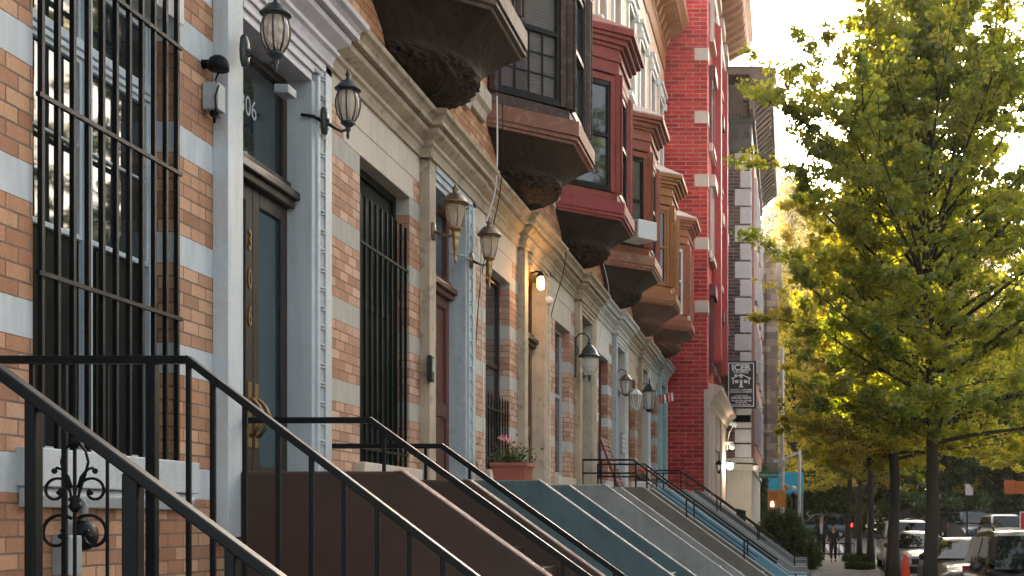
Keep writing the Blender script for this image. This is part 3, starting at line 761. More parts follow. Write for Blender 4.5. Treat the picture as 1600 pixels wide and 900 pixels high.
for s in (-1, 1):
    def mir(pts): return [(ox + s * (p[0] - ox), p[1], p[2]) for p in pts]
    m.tube(mir([(ox + .012, yf, zz(690)), (ox + .05, yf, zz(705)), (ox + .062, yf, zz(722)), (ox + .045, yf, zz(745)), (ox + .02, yf, zz(770)), (ox + .012, yf, zz(790))]), .006, 6)
    m.tube(mir([(ox + .015, yf, zz(762)), (ox + .03, yf, zz(745)), (ox + .06, yf, zz(733)), (ox + .085, yf, zz(731))]), .007, 6); m.ball((ox + s * .093, yf, zz(736)), .014, 8)
    m.tube(mir(sp(ox + .085, zz(768), .07, .018, 165, -215)), .007, 6); m.ball((ox + s * .073, yf, zz(770)), .012, 8)
    m.tube(mir(sp(ox + .075, zz(835), .095, .022, 130, -235)), .0085, 6); m.ball((ox + s * .065, yf, zz(838)), .013, 8)
m.lathe([(.012, zz(700)), (.026, zz(692)), (.026, zz(686)), (.012, zz(680))], (ox, yf, 0), 8)
m.lathe([(.012, zz(800)), (.03, zz(792)), (.02, zz(786)), (.03, zz(780)), (.012, zz(774))], (ox, yf, 0), 8)
m.tube([(ox, yf, zz(680)), (ox, yf, zz(940))], .008, 6)
m.build('scroll_ornament', M['black'], rl)

# ---------------------------------------------------------------- wall lanterns
def lantern_ribbed(loc, wall_dx, label):
    """black ribbed egg lantern standing on a curled arm; loc is the lantern's centre axis at glass mid height"""
    r = empty('wall_lantern', loc, label, 'lantern', 'wall lanterns on the row houses')
    g = MB(); prof = [(.045, -.115), (.075, -.06), (.088, 0), (.088, .05), (.075, .10), (.062, .118)]
    g.lathe(prof, n=18); g.build('lamp_glass', M['lamp_glass'], r)
    f = MB()
    for k in range(8):
        a = 2 * math.pi * k / 8 + .2
        f.tube([((q + .002) * math.cos(a), (q + .002) * math.sin(a), z) for q, z in prof], .0065, 5)
    f.lathe([(.062, .112), (.072, .116), (.075, .125), (.072, .132)], n=18); f.lathe([(.05, -.115), (.056, -.13), (.03, -.15), (.018, -.16), (.022, -.18), (.010, -.2), (.012, -.23), (.004, -.25)], n=14)
    f.build('cage', M['verdigris'], r)
    c = MB(); c.lathe([(.097, .126), (.1, .132), (.082, .15), (.06, .175), (.05, .19), (.02, .205), (.012, .22), (.018, .235), (.02, .25), (.01, .265), (.006, .285), (.001, .30)], n=18)
    c.build('cap', M['verdigris'], r)
    b = MB(); b.tube([(0, 0, -.17), (-.05, 0, -.19), (-.10, 0, -.165), (-.15, 0, -.13), (wall_dx, 0, -.11)], [.012, .011, .012, .014, .018], 8)
    b.lathe([(.03, -.21), (.045, -.17), (.05, -.11), (.045, -.05), (.03, -.01)], (wall_dx + .02, 0, 0), 12, squash=(.6, 1))
    for k in range(6): b.ball((wall_dx + .03 + .02 * math.sin(k), .02 * math.cos(k * 2), -.16 + .025 * k), .018, 6)
    b.build('bracket', M['verdigris'], r)
    MB().ball((0, 0, -.01), .025, 8, (1, 1, 1.5)).build('bulb', M['white_plastic'], r)
    return r
lantern_ribbed((-3.34, 8.45, EYE + 3.16), -.22, 'black ribbed lantern left of the door numbered 306, cut by the top edge')
l2 = lantern_ribbed((-3.38, 9.95, EYE + 3.17), -.2, 'black ribbed lantern on the right pilaster of the door numbered 306')
MB().tube([(-.2, 0, -.11), (-.22, -.12, -.11), (-.30, -.16, -.11)], .012, 6).build('supply_pipe', M['black'], l2)

def lantern_torch(loc, wall_dx, label, tilt=0):
    r = empty('wall_lantern', loc, label, 'lantern', 'wall lanterns on the row houses')
    prof = [(.06, -.13), (.085, -.03), (.098, .06), (.1, .1)]
    MB().lathe(prof, n=6, smooth=False).build('lamp_glass', M['lamp_glass'], r)
    f = MB()
    for k in range(6):
        a = 2*math.pi*k/6; f.tube([((q + .002)*math.cos(a), (q+.002)*math.sin(a), z) for q, z in prof], .006, 5)
    f.lathe([(.065, -.13), (.07, -.145), (.045, -.165), (.03, -.18), (.04, -.195), (.032, -.24), (.026, -.27), (.034, -.285), (.022, -.33), (.016, -.40), (.010, -.45), (.016, -.462), (.004, -.50)], n=14)
    f.lathe([(.1, .092), (.108, .1), (.105, .11)], n=18)
    f.build('cage', M['brass'], r)
    MB().lathe([(.135, .105), (.138, .118), (.125, .128), (.118, .14), (.10, .165), (.075, .195), (.045, .21), (.03, .215), (.026, .235), (.035, .25), (.035, .265), (.015, .28), (.01, .30), (.003, .325)], n=20).build('cap', M['pewter'], r)
    b = MB(); b.tube([(-.02, 0, -.2), (-.06, 0, -.225), (-.11, 0, -.21), (wall_dx, 0, -.17)], [.014, .011, .013, .017], 8)
    b.lathe([(.02, -.26), (.045, -.24), (.05, -.17), (.045, -.10), (.02, -.08)], (wall_dx, 0, 0), 12, squash=(.5, 1)); b.build('bracket', M['pewter'], r)
    MB().tube([(0, 0, -.12), (0, 0, .03)], .012, 6).build('bulb', M['white_plastic'], r)
    return r
lantern_torch((-3.37, 13.1, EYE + 3.09), -.22, 'bronze torch shaped lantern nearer the viewer, left of the mahogany door')
l4 = lantern_torch((-3.38, 14.62, EYE + 3.10), -.2, 'bronze torch shaped lantern on the grey pilaster right of the mahogany door')
MB().tube([(-.2, -.02, -.17), (-.22, -.25, -.17), (-.34, -.4, -.17)], .012, 6).build('supply_pipe', M['grey_box'], l4)

r = empty('bare_bulb', (-3.45, 18.0, EYE + 3.3), 'lit amber light bulb hanging in the beige doorway', 'light bulb')
MB().lathe([(.015, .09), (.03, .08), (.05, .05), (.052, -.03), (.045, -.075), (.02, -.095), (.002, -.1)], n=14).build('bulb', M['bulb'], r)
MB().lathe([(.055, .085), (.06, .1), (.04, .13), (.02, .16)], n=12).tube([(0, 0, .15), (-.06, .05, .17), (-.16, .1, .15)], .012, 6).build('socket', M['black'], r)
ld = bpy.data.lights.new('bulb_light', 'POINT'); ld.energy = 5; ld.color = (1, .5, .15); ld.shadow_soft_size = .04
lo = bpy.data.objects.new('bulb_light', ld); col.objects.link(lo); lo.parent = r; lo.location = (.09, 0, -.02)

r = empty('gooseneck_lantern', (-3.38, 21.9, EYE + 2.72), 'black gooseneck lantern with ribbed glass bell beside the green black door', 'lantern', 'wall lanterns on the row houses')
MB().lathe([(.13, .05), (.15, -.02), (.145, -.12), (.11, -.2), (.06, -.25), (.03, -.27)], n=18, smooth=False).build('lamp_glass', M['lamp_glass_clear'], r)
m = MB(); m.lathe([(.19, .045), (.195, .06), (.17, .08), (.14, .10), (.12, .16), (.07, .22), (.05, .25), (.03, .26), (.045, .275), (.03, .295), (.012, .31)], n=20); m.build('cap', M['verdigris'], r)
m = MB(); m.tube([(0, 0, .3), (-.01, 0, .38), (-.08, 0, .44), (-.17, 0, .44), (-.22, 0, .38), (-.22, 0, .26), (-.19, 0, .16), (-.22, 0, .07)], .014, 8)
m.box(-.245, -.215, -.05, .05, -.3, .38); m.lathe([(.035, -.26), (.05, -.27), (.02, -.29), (.03, -.31), (.01, -.36), (.002, -.38)], n=10); m.build('bracket', M['verdigris'], r)

def lantern_glass(loc, w, hgt, label, metal, n=6, arch=True):
    r = empty('wall_lantern', loc, label, 'lantern', 'wall lanterns on the row houses')
    prof = [(w*.55, -hgt*.5), (w*.75, -hgt*.2), (w, hgt*.3)]
    MB().lathe(prof, n=n, smooth=False).build('lamp_glass', M['lamp_glass_clear'], r)
    f = MB()
    for k in range(n):
        a = 2*math.pi*k/n; f.tube([(q*math.cos(a)*1.01, q*math.sin(a)*1.01, z) for q, z in prof], .007, 5)
    f.lathe([(w*.3, -hgt*.62), (w*.58, -hgt*.52), (w*.58, -hgt*.48), (w*.3, -hgt*.47)], n=n, smooth=False)
    f.lathe([(w*1.02, hgt*.28), (w*1.12, hgt*.33), (w*.75, hgt*.5), (w*.4, hgt*.62), (w*.12, hgt*.66), (w*.12, hgt*.8), (.003, hgt*.9)], n=n, smooth=False)
    f.build('cage', metal, r)
    b = MB(); b.tube([(-.24, 0, hgt*.3), (-.2, 0, hgt*.75), (-.1, 0, hgt*.95), (0, 0, hgt*.85)] if arch else [(-.24, 0, hgt*.55), (-.1, 0, hgt*.68), (0, 0, hgt*.62)], .012, 6)
    b.box(-.27, -.24, -.05, .05, -hgt*.2, hgt*.7); b.build('bracket', metal, r)
    return r
lantern_glass((-3.42, 27.1, EYE + 2.83), .13, .36, 'round glass lantern with arched bracket on the white doorway, left one of the close pair', M['pewter'], 8)
lantern_glass((-3.40, 28.7, EYE + 2.68), .13, .36, 'small white framed glass lantern, right one of the close pair', M['white_plastic'], 6, False)
lantern_glass((-3.43, 31.7, EYE + 3.0), .16, .55, 'large hexagonal glass lantern on the beige doorway near the aqua one', M['verdigris'], 6, False)

# ---------------------------------------------------------------- small fixtures
r = empty('flood_light', (-3.62, 8.2, EYE + 2.88), 'black dome flood light with grey transformer box on the banded brick', 'flood light')
MB().lathe([(.03, .05), (.055, .03), (.065, 0), (.062, -.04), (.05, -.045)], (.02, 0, 0), 14).tube([(-.08, 0, .0), (0, 0, 0)], .03, 8).build('dome', M['black'], r)
m = MB(); m.box(-.07, .03, -.03, .08, -.29, -.12); m.build('transformer_box', M['grey_box'], r, .006)
m = MB(); m.tube([(.02, 0, -.05), (.0, .0, -.1), (.03, -.02, -.14), (.02, -.05, -.22), (.03, -.06, -.3), (.0, -.02, -.34), (.02, .02, -.33)], .006, 6); m.lathe([(.025, -.29), (.03, -.31), (.01, -.33), (.008, -.36)], (-.02, .03, 0), 8); m.build('cable', M['black'], r)
r = empty('security_camera', (-3.5, 9.05, EYE + 2.98), 'small grey box camera tucked under the lintel of the 306 doorway', 'camera')
m = MB(); m.box(-.05, .05, -.1, .05, -.03, .03); m.build('housing', M['grey_box'], r, .006); MB().tube([(0, .05, .0), (-.05, .12, .05), (-.16, .2, .1)], .012, 6).build('arm', M['black'], r)
r = empty('intercom', (-3.575, 12.98, EYE + 1.52), 'slim black keypad intercom on the beige pilaster left of the mahogany door', 'intercom')
MB().box(-.03, .02, -.07, .03, -.13, .13).build('case', M['sign_black'], r, .006)
m = MB(); m.box(.02, .026, -.055, .015, -.03, .10); m.box(.02, .028, -.035, -.015, -.1, -.08); m.build('keypad', M['steel'], r)
r = empty('mailbox', (-3.67, 10.32, EYE + 1.52), 'narrow white bell plate beside the bead moulding of the blue pilaster', 'bell plate')
MB().box(-.03, .02, -.04, .04, -.16, .14).build('plate', M['white_plastic'], r, .004)
m = MB()
for k in range(5): m.box(.02, .024, -.03, .03, -.13 + k * .05, -.10 + k * .05)
m.build('buttons', M['grey_box'], r)
r = empty('dome_camera', (-3.6, 19.3, EYE + 3.28), 'white round camera dome under the stone cornice right of the amber bulb', 'camera')
MB().ball((0, 0, 0), .085, 14, (1, 1.1, .8)).build('dome', M['white_plastic'], r); MB().box(-.1, -.03, -.05, .05, -.02, .06).build('mount', M['white_plastic'], r, .005)
r = empty('directory_panel', (-3.585, 27.75, EYE + 1.67), 'grey framed bell panel inside the white doorway', 'bell panel')
MB().box(-.03, .02, -.12, .32, -.23, .23).build('case', M['grey_box'], r, .008)
m = MB()
for k in range(4): m.box(.02, .026, -.05, .25, -.17 + k * .1, -.12 + k * .1)
m.build('name_strip', M['white_plastic'], r)

# electric meter and conduit under the big window
r = empty('electric_meter', (-3.7, 6.62, EYE - .05), 'grey conduit bend, junction box and dark meter on the brick below the blue sill', 'electric meter')
MB().box(0, .09, -.10, .02, -.22, -.02).build('junction_box', M['grey_box'], r, .006)
m = MB(); pts = [(.05, -.04, -.03), (.05, -.04, .06)] + [(.05, -.04 + .075 - .075 * math.cos(R(a)), .10 + .07 * math.sin(R(a))) for a in range(0, 181, 15)] + [(.05, .11, .05)]
m.tube(pts, [.020 + .003 * (k % 2) for k in range(len(pts))], 10); m.tube([(.045, -.04, -.22), (.045, -.04, -1.2)], .018, 8); m.build('conduit', M['steel'], r)
m = MB(); m.lathe([(.075, 0), (.08, .02), (.08, .06), (.06, .09), (.0, .095)], n=18); o = m.build('meter', M['black'], r); o.rotation_euler = (0, R(90), 0); o.location = (0, .12, -.02)

# hanging cables
def cable(pts, rad, mat, label):
    m = MB(); P3 = [Vector(p) for p in pts]; out = []
    for i in range(len(P3) - 1):
        p0, p1, p2, p3 = P3[max(i-1, 0)], P3[i], P3[i+1], P3[min(i+2, len(P3)-1)]
        for k in range(8):
            t = k / 8
            out.append(.5 * ((2*p1) + (-p0 + p2)*t + (2*p0 - 5*p1 + 4*p2 - p3)*t*t + (-p0 + 3*p1 - 3*p2 + p3)*t**3))
    out.append(P3[-1]); m.tube(out, rad, 5); o = m.build('cable', mat); tag(o, label, 'cable', 'cables hanging on the facade'); return o
z = EYE
cable([(-3.38, 15.0, z + 4.9), (-3.39, 15.0, z + 3.9), (-3.55, 15.0, z + 3.2), (-3.62, 15.3, z + 2.2), (-3.6, 15.28, z + 1.4), (-3.6, 15.3, z + .4)], .010, M['white_plastic'], 'pale thick cable hanging past the bronze lantern down to the stoop')
cable([(-3.36, 15.2, z + 4.9), (-3.38, 15.2, z + 3.9), (-3.6, 15.2, z + 2.9), (-3.66, 15.15, z + 2.1), (-3.66, 14.85, z + 1.5), (-3.66, 14.95, z + .9), (-3.6, 15.2, z + .5)], .006, M['black'], 'thin black cable looping over the brick beside the spiked grille')
cable([(-3.62, 19.7, z + 5.1), (-3.4, 19.7, z + 4.05), (-3.64, 19.7, z + 3.0), (-3.66, 19.6, z + 2.0), (-3.66, 19.65, z + 1.2), (-3.66, 19.7, z + .5)], .007, M['black'], 'black cable beside the grey framed window of the house with the amber bulb neighbour')
cable([(-3.62, 24.4, z + 5.2), (-3.40, 24.4, z + 4.3), (-3.60, 24.5, z + 3.4), (-3.66, 24.6, z + 2.0), (-3.66, 24.7, z + .8)], .006, M['white_plastic'], 'thin pale cable running down from under the patinated bay base')

# planter with geranium
def leafcloud(pts, size, seed, up=.3, jitter=.0):
    """pts: Nx3 array of leaf centres; returns quads as one mesh with a random value per leaf"""
    r = np.random.default_rng(seed); n = len(pts)
    nr = r.normal(size=(n, 3)); nr[:, 2] += up; nr /= np.linalg.norm(nr, axis=1)[:, None]
    t = np.cross(nr, r.normal(size=(n, 3))); t /= np.linalg.norm(t, axis=1)[:, None] + 1e-9
    b = np.cross(nr, t); s = size * r.uniform(.6, 1.25, n)[:, None]
    v = np.empty((n, 4, 3)); bend = nr * s * .25
    v[:, 0] = pts - t * s * .15 - b * s * .5; v[:, 1] = pts + t * s * .5 + bend; v[:, 2] = pts + b * s * .5 + t * s * .1; v[:, 3] = pts - t * s * .5 + bend * .3
    return v.reshape(-1, 3), np.repeat(r.uniform(0, 1, n), 4)

def leaf_obj(name, pts, size, mat, parent, seed, up=.3):
    v, rr = leafcloud(np.asarray(pts, dtype=float), size, seed, up); n = len(v) // 4
    me = bpy.data.meshes.new(name); me.vertices.add(len(v)); me.vertices.foreach_set("co", v.ravel().astype(np.float32))
    me.loops.add(4 * n); me.loops.foreach_set("vertex_index", np.arange(4 * n, dtype=np.int32))
    me.polygons.add(n); me.polygons.foreach_set("loop_start", np.arange(0, 4 * n, 4, dtype=np.int32)); me.polygons.foreach_set("loop_total", np.full(n, 4, dtype=np.int32))
    me.update(calc_edges=True); a = me.attributes.new("rnd", 'FLOAT', 'POINT'); a.data.foreach_set("value", rr.astype(np.float32))
    me.materials.append(mat); o = bpy.data.objects.new(name, me); col.objects.link(o)
    if parent: o.parent = parent
    return o
LEAF = leaf_mat('ginkgo leaf', (.035, .07, .012), (.09, .12, .014), (.26, .38, .01), (.98, .72, .015), .62)
LEAF_G = leaf_mat('greener ginkgo leaf', (.028, .08, .022), (.06, .115, .026), (.17, .34, .02), (.92, .78, .02), .58)
LEAF_Y = leaf_mat('yellowing leaf', (.10, .12, .02), (.22, .20, .03), (.7, .6, .03), (.95, .72, .05), .65)
LEAF_D = leaf_mat('dark park leaf', (.02, .05, .015), (.05, .085, .02), (.06, .13, .02), (.2, .26, .03), .4)
LEAF_H = leaf_mat('shrub leaf', (.035, .06, .02), (.08, .11, .035), (.1, .16, .03), (.16, .2, .04), .25)
PETAL = leaf_mat('pink petal', (.65, .18, .28), (.8, .4, .5), (.8, .3, .4), (.9, .5, .5), .4)
PETAL_R = leaf_mat('red petal', (.6, .02, .03), (.8, .1, .08), (.8, .1, .1), (.9, .2, .2), .4)
def planter(loc, w, label, petal, h=.22, pot='terracotta', petal_at=(-.06, .0, .52)):
    r = empty('flower_planter', loc, label, 'planter')
    m = MB(); a, b, d = w/2, w/2*.82, .13
    m.rings([[(-b, -.09, 0), (b, -.09, 0), (b, .3, 0), (-b, .3, 0)], [(-a, -.11, h), (a, -.11, h), (a, .34, h), (-a, .34, h)]], smooth=False)
    m.box(-a - .015, a + .015, -.125, .355, h - .02, h + .025); m.build('pot', M[pot], r, .006)
    MB().box(-a + .02, a - .02, -.1, .33, h + .026, h + .034).build('soil', M['soil'], r)
    g = np.random.default_rng(int(w * 1000)); n = 420
    p = np.stack([g.normal(0, w * .28, n), g.uniform(-.1, .3, n), h + .03 + np.abs(g.normal(0, .10, n))], 1)
    leaf_obj('foliage', p, .035, LEAF_H, r, 3)
    s = MB()
    for k in range(26):
        x, y = g.normal(0, w * .25), g.uniform(-.05, .25); s.tube([(x * .5, y, h), (x, y, h + .1 + g.uniform(0, .12))], .003, 4)
    s.tube([(petal_at[0] * .5, 0, h), petal_at], .004, 4); s.build('stems', M['bark'], r)
    p = np.array(petal_at) + g.normal(0, 1, (60, 3)) * (.035, .02, .018)
    leaf_obj('blossom', p, .03, petal, r, 5)
    return r
planter((-3.2, 14.9, EYE + E_of(1) + .335), .40, 'terracotta trough of geraniums with one pink blossom on the teal stoop', PETAL)
planter((-2.80, 24.45, EYE + E_of(3) + .335), .30, 'pale pot with red flowers behind the rail of the dark grey stoop', PETAL_R, .12, 'white_plastic', (0, 0, .36))

# leaning maroon shutter, small flag
r = empty('leaning_shutter', (-3.28, 24.75, EYE + E_of(4) + .3), 'maroon slatted shutter leaning against the wall behind the stoop rail', 'shutter')
m = MB(); frame_4(m, -.02, .9, 0, 1.0, .08, -.02, .02)
for k in range(9): m.box(-.012, .014, .06, .84, .09 + k * .095, .16 + k * .095)
o = m.build('shutter_board', M['maroon'], r, .003); o.rotation_euler = (0, R(-20), 0)
r = empty('small_flag', (-3.6, 35.6, EYE + 3.42), 'small red and white striped flag on a short stick by the aqua doorway', 'flag')
MB().tube([(-.08, 0, .0), (.42, 0, .12)], .012, 6).build('stick', M['pewter'], r)
m = MB(); nx = 16
for k in range(nx):
    m.cur = k // 2 % 2
    x0, x1 = .0 + k * .024, .0 + (k + 1) * .024
    ya, yb = .03 * math.sin(k * .9), .03 * math.sin((k + 1) * .9); za, zb = .12 * x0 / .42 + .02, .12 * x1 / .42 + .02
    m.add([(x0, ya, za), (x1, yb, zb), (x1 + .02, yb, zb - .24), (x0 + .02, ya, za - .24), (x0, ya + .01, za), (x1, yb + .01, zb), (x1 + .02, yb + .01, zb - .24), (x0 + .02, ya + .01, za - .24)],
          [(0,1,2,3),(7,6,5,4),(0,4,5,1),(3,2,6,7)])
m.build('cloth', [M['red_sign'], M['sign_white']], r)

# window air conditioner in the russet bay
r = empty('air_conditioner', (-2.98, S_of(4) + 1.27, EYE + E_of(4) + 5.12), 'white window air conditioner sitting in the russet bay window', 'air conditioner', rz=R(-45))
r.rotation_euler = (0, 0, R(-43))
m = MB(); m.box(-.28, .28, -.22, .25, 0, .36); m.build('case', M['white_win'], r, .01)
m = MB(); m.box(-.25, .25, -.232, -.222, .03, .33)
for k in range(12): m.box(-.25, .25, -.24, -.233, .04 + k * .024, .05 + k * .024)
m.build('vent', M['steel'], r)

# ---------------------------------------------------------------- corner buildings
def facade_x(m, x0, y0, y1, z0, z1, wins, depth=.25):
    pass
RED = brick_mat('glazed red brick', (.58, .028, .028), (.45, .016, .02), (.55, .27, .24), bw=.42, rh=.125, ms=.012, wear=.12, mortar_bump=.5)
root = empty('red_brick_building', (-2.45, 38.4, EYE), 'tall corner building of glazed red brick with white stone corner blocks', 'apartment building')
b = MB(); b.box(-14, 0, 0, 10.5, -2.4, 20.0); b.build('wall', RED, root)
WS = surf('white corner stone', (.60, .48, .40), .7, .12, 2, .2, dirt=(.4, .34, .28), dirt_amt=.4)
m = MB(); zq = 4.1
for k in range(28):
    zz_ = 4.3 + k * .62 * 1.0
    if zz_ > 19: break
    wd = .42 if k % 2 == 0 else .0
    if k % 3 == 0 and zz_ > 6: MB().box(-.38, .03, -.025, .45, zz_, zz_ + .36).build('quoin', WS, root, .01)
m = MB(); m.box(-.10, .06, -.04, 10.5, -2.3, 3.9); m.prism([(.06, 3.5), (.12, 3.55), (.2, 3.75), (.42, 3.9), (.42, 4.02), (0, 4.1)], .2, 10.5, 'y')
for k in range(4): m.box(.03, .1, .9 + k * 2.5, 1.5 + k * 2.5, -2.3, 3.4)
m.build('stone_base', WS, root, .01)
for k in range(4):
    for fl in range(4):
        a = .9 + k * 2.45; zb = 4.7 + fl * 3.3
        m = MB(); frame_4(m, a, a + 1.1, zb, zb + 2.1, .09, .01, .09); m.box(.01, .16, a - .1, a + 1.2, zb - .16, zb - .001); m.box(.01, .2, a - .1, a + 1.2, zb + 2.1, zb + 2.45)
        wv = m.build('window', WS if fl % 2 else M['maroon'], root, .01); MB().box(.012, .03, a + .08, a + 1.02, zb + .09, zb + 2.02).build('pane', M['glass'], wv)
m = MB(); m.box(.01, .07, .6, 10.4, 7.9, 8.15); m.box(.01, .12, .6, 10.4, 11.1, 11.35); m.box(.01, .10, 0, 10.5, 16.2, 16.6); m.build('string_course', WS, root, .01)
m = MB(); cp = [(0, 17.0), (.1, 17.05), (.15, 17.5), (.85, 17.75), (.9, 17.95), (1.05, 18.2), (1.05, 18.4), (0, 18.6)]
m.prism(cp, -1.0, 10.9, 'y')
for k in range(17): m.prism([(.1, 17.1), (.3, 17.2), (.8, 17.5), (.85, 17.74), (.1, 17.6)], -.6 + k * .66, -.34 + k * .66, 'y')
m.build('roof_cornice', BAY[5]['slab'], root, .01)
m = MB()
for yy in (2.4, 6.5): m.prism([(.01, 5.0), (.28, 5.1), (.28, 15.5), (.01, 15.7)], yy, yy + .5, 'y')
m.build('pilaster', surf('red pilaster', (.42, .03, .035), .6, .1, 3, .1), root)

DK = brick_mat('dark brown brick', (.10, .06, .055), (.055, .035, .035), (.22, .19, .17), bw=.42, rh=.13, ms=.016, wear=.1)
root = empty('dark_brick_building', (-1.51, 48.92, EYE), 'dark brick building with pale quoins and a wide overhanging black cornice', 'apartment building')
b = MB(); b.box(-14, 0, 0, 15, -2.2, 16.1); b.build('wall', DK, root)
m = MB(); GS = surf('pale grey quoin stone', (.52, .52, .51), .7, .12, 2, .15)
zz_ = 3.7; k = 0
while zz_ < 13.6:
    wd = .58 if k % 2 == 0 else .38
    m.box(-wd, .035, -.035, .4, zz_, zz_ + .62); zz_ += .68; k += 1
zz_ = 2.4
while zz_ < 3.6: m.box(-.58, .035, -.035, .4, zz_, zz_ + .50); zz_ += .56
m.build('quoin', GS, root, .02)
DM = surf('black cornice metal', (.03, .028, .028), .6, .3, 4, .3)
m = MB(); m.box(-1.1, .12, -.12, 15.0, 13.85, 14.1); m.box(-1.1, .06, -.06, 15.0, 14.1, 14.95); m.box(-1.1, .18, -.16, 15.0, 14.95, 15.15)
for k in range(9): m.box(-1.05 + k * .13, -.98 + k * .13, -.2, -.1, 15.15, 15.28)
for xx in (-.62, -.18): m.lathe([(.15, 0), (.17, .03), (.1, .04), (.09, .02), (.03, .05), (.0, .05)], n=12) if False else m.tube([(xx - .09, -.09, 14.4), (xx, -.1, 14.62), (xx + .12, -.09, 14.68), (xx + .16, -.09, 14.45), (xx + .02, -.1, 14.4), (xx + .02, -.09, 14.52)], .035, 6)
m.build('frieze', DM, root, .01)
m = MB(); m.prism([(0, 15.2), (.15, 15.25), (.2, 15.7), (.85, 15.95), (.95, 16.4), (1.0, 16.75), (0, 16.85)], -.85, 15.0, 'y'); m.box(-14, .0, -.85, 15, 16.5, 16.83)
for k in range(24): m.prism([(.15, 15.3), (.75, 15.85), (.75, 15.95), (.15, 15.75)], -.6 + k * .66, -.3 + k * .66, 'y')
m.box(-1.1, .05, -.05, 15, 15.15, 16.4)
for xx in (-.9, -.15): m.box(xx - .09, xx + .09, -.7, -.04, 15.6, 16.1); m.box(xx - .09, xx + .09, -.3, -.04, 15.15, 15.6)
m.build('roof_cornice', [surf('brown cornice edge', (.10, .065, .05), .6, .2, 3, .2)], root, .01)
m = MB(); m.box(-14, .06, -.06, 15, -2.2, 1.9); m.box(-14, .14, -.14, 15, 1.9, 2.1); m.box(-14, .10, -.10, 15, 2.1, 2.38)
m.build('stone_base', surf('cream base stone', (.46, .44, .38), .75, .1, 1.5, .15, streak=True), root, .01)
PK = surf('pink painted facade', (.50, .22, .17), .75, .15, 2, .2, streak=True)
m = MB(); m.box(.004, .12, 1.2, 15, 2.4, 14.0); m.build('painted_front', PK, root)
for k in range(4):
    for fl in range(4):
        a = 1.8 + k * 3.3; zb = 3.0 + fl * 2.8
        m = MB(); frame_4(m, a, a + 1.3, zb, zb + 2.0, .12, .122, .22); wv = m.build('window', GS, root, .01); MB().box(.124, .16, a + .1, a + 1.2, zb + .1, zb + 1.9).build('pane', M['glass'], wv)

RUB = brick_mat('rubble stone wall', (.42, .30, .22), (.26, .20, .16), (.30, .25, .2), bw=.55, rh=.33, ms=.02, wear=.3)
root = empty('rubble_stone_building', (-.72, 66, EYE), 'brown rubble stone building beyond the dark brick one, behind the lamp pole', 'building')
MB().box(-10, 0, 0, 10, -1.4, 13.5).build('wall', RUB, root)
m = MB(); m.box(-.5, .1, -.12, .4, -1.4, 12.6); m.build('buttress', RUB, root, .03)
MB().box(-10, .25, -.3, 10, 13.5, 13.9).build('coping', GS, root, .02)
for fl in range(3):
    m = MB(); frame_x = None; m.box(-1.6, -.75, -.06, -.003, .6 + fl * 3.6, 2.9 + fl * 3.6); wv = m.build('window', M['white_trim'], root, .01); MB().box(-1.5, -.85, -.07, -.061, .7 + fl*3.6, 2.8 + fl*3.6).build('pane', M['glass'], wv)

# sign
r = empty('business_sign', (-1.80, 47.6, EYE + 5.0), 'black hanging sign with white border reading ICER HOMES', 'sign')
MB().box(-.55, .55, -.04, .04, -.87, .87).build('board', M['sign_black'], r, .01)
m = MB(); t = .035
for x0, x1, z0, z1 in ((-.47, .47, .77, .80), (-.47, .47, -.80, -.77), (-.47, -.44, -.77, .77), (.44, .47, -.77, .77)): m.box(x0, x1, -.05, -.0405, z0, z1)
m.build('border', M['sign_white'], r)
def st(s, size, z, bold=0, sx=1.): return text('lettering', s, size, M['sign_white'], r, (0, -.046, z), (R(90), 0, 0), .004, bold, sx=sx)
st('ICER', .30, .62, .012, 1.12); st('HOMES', .16, .47, .004, 1.05)
m = MB(); yb = -.05; ye = -.041
for s in (-1, 1):
    m.prism([(0, .40), (s * .36, .24), (s * .36, .20), (0, .355)], yb, ye, 'y'); m.box(min(s*.27, s*.31), max(s*.27, s*.31), yb, ye, .02, .24)
    m.box(min(s*.10, s*.23), max(s*.10, s*.23), yb, ye, .06, .17)
m.box(-.05, .05, yb, ye, .25, .35); m.box(-.045, .045, yb, ye, -.03, .18); m.prism([(-.09, -.10), (.09, -.10), (.05, -.03), (-.05, -.03)], yb, ye, 'y'); m.box(-.24, -.16, yb, ye, .32, .39)
m.build('house_emblem', M['sign_white'], r)
for s, size, z_, b in (('BUILDING · CUSTOMER', .075, -.19, .002), ('EXCELLENCE · INTEGRITY', .07, -.27, .002), ('LICENSED BROKER', .06, -.41, .001), ('SIMONE WHITE', .105, -.49, .003), ('718 690-4700 EXT.204', .08, -.59, .002), ('347 659-8990', .075, -.66, .002), ('WWW.ICERHOMES.COM', .06, -.73, .001)):
    st(s, size, z_, b)
m = MB()
for zz_ in (.84, -.83): m.tube([(-.66, 0, zz_), (.8, 0, zz_ - .0)], .02, 6)
m.tube([(-.60, 0, -.83), (-.68, 0, -.62)], .015, 6); m.build('bracket', M['white_plastic'], r)

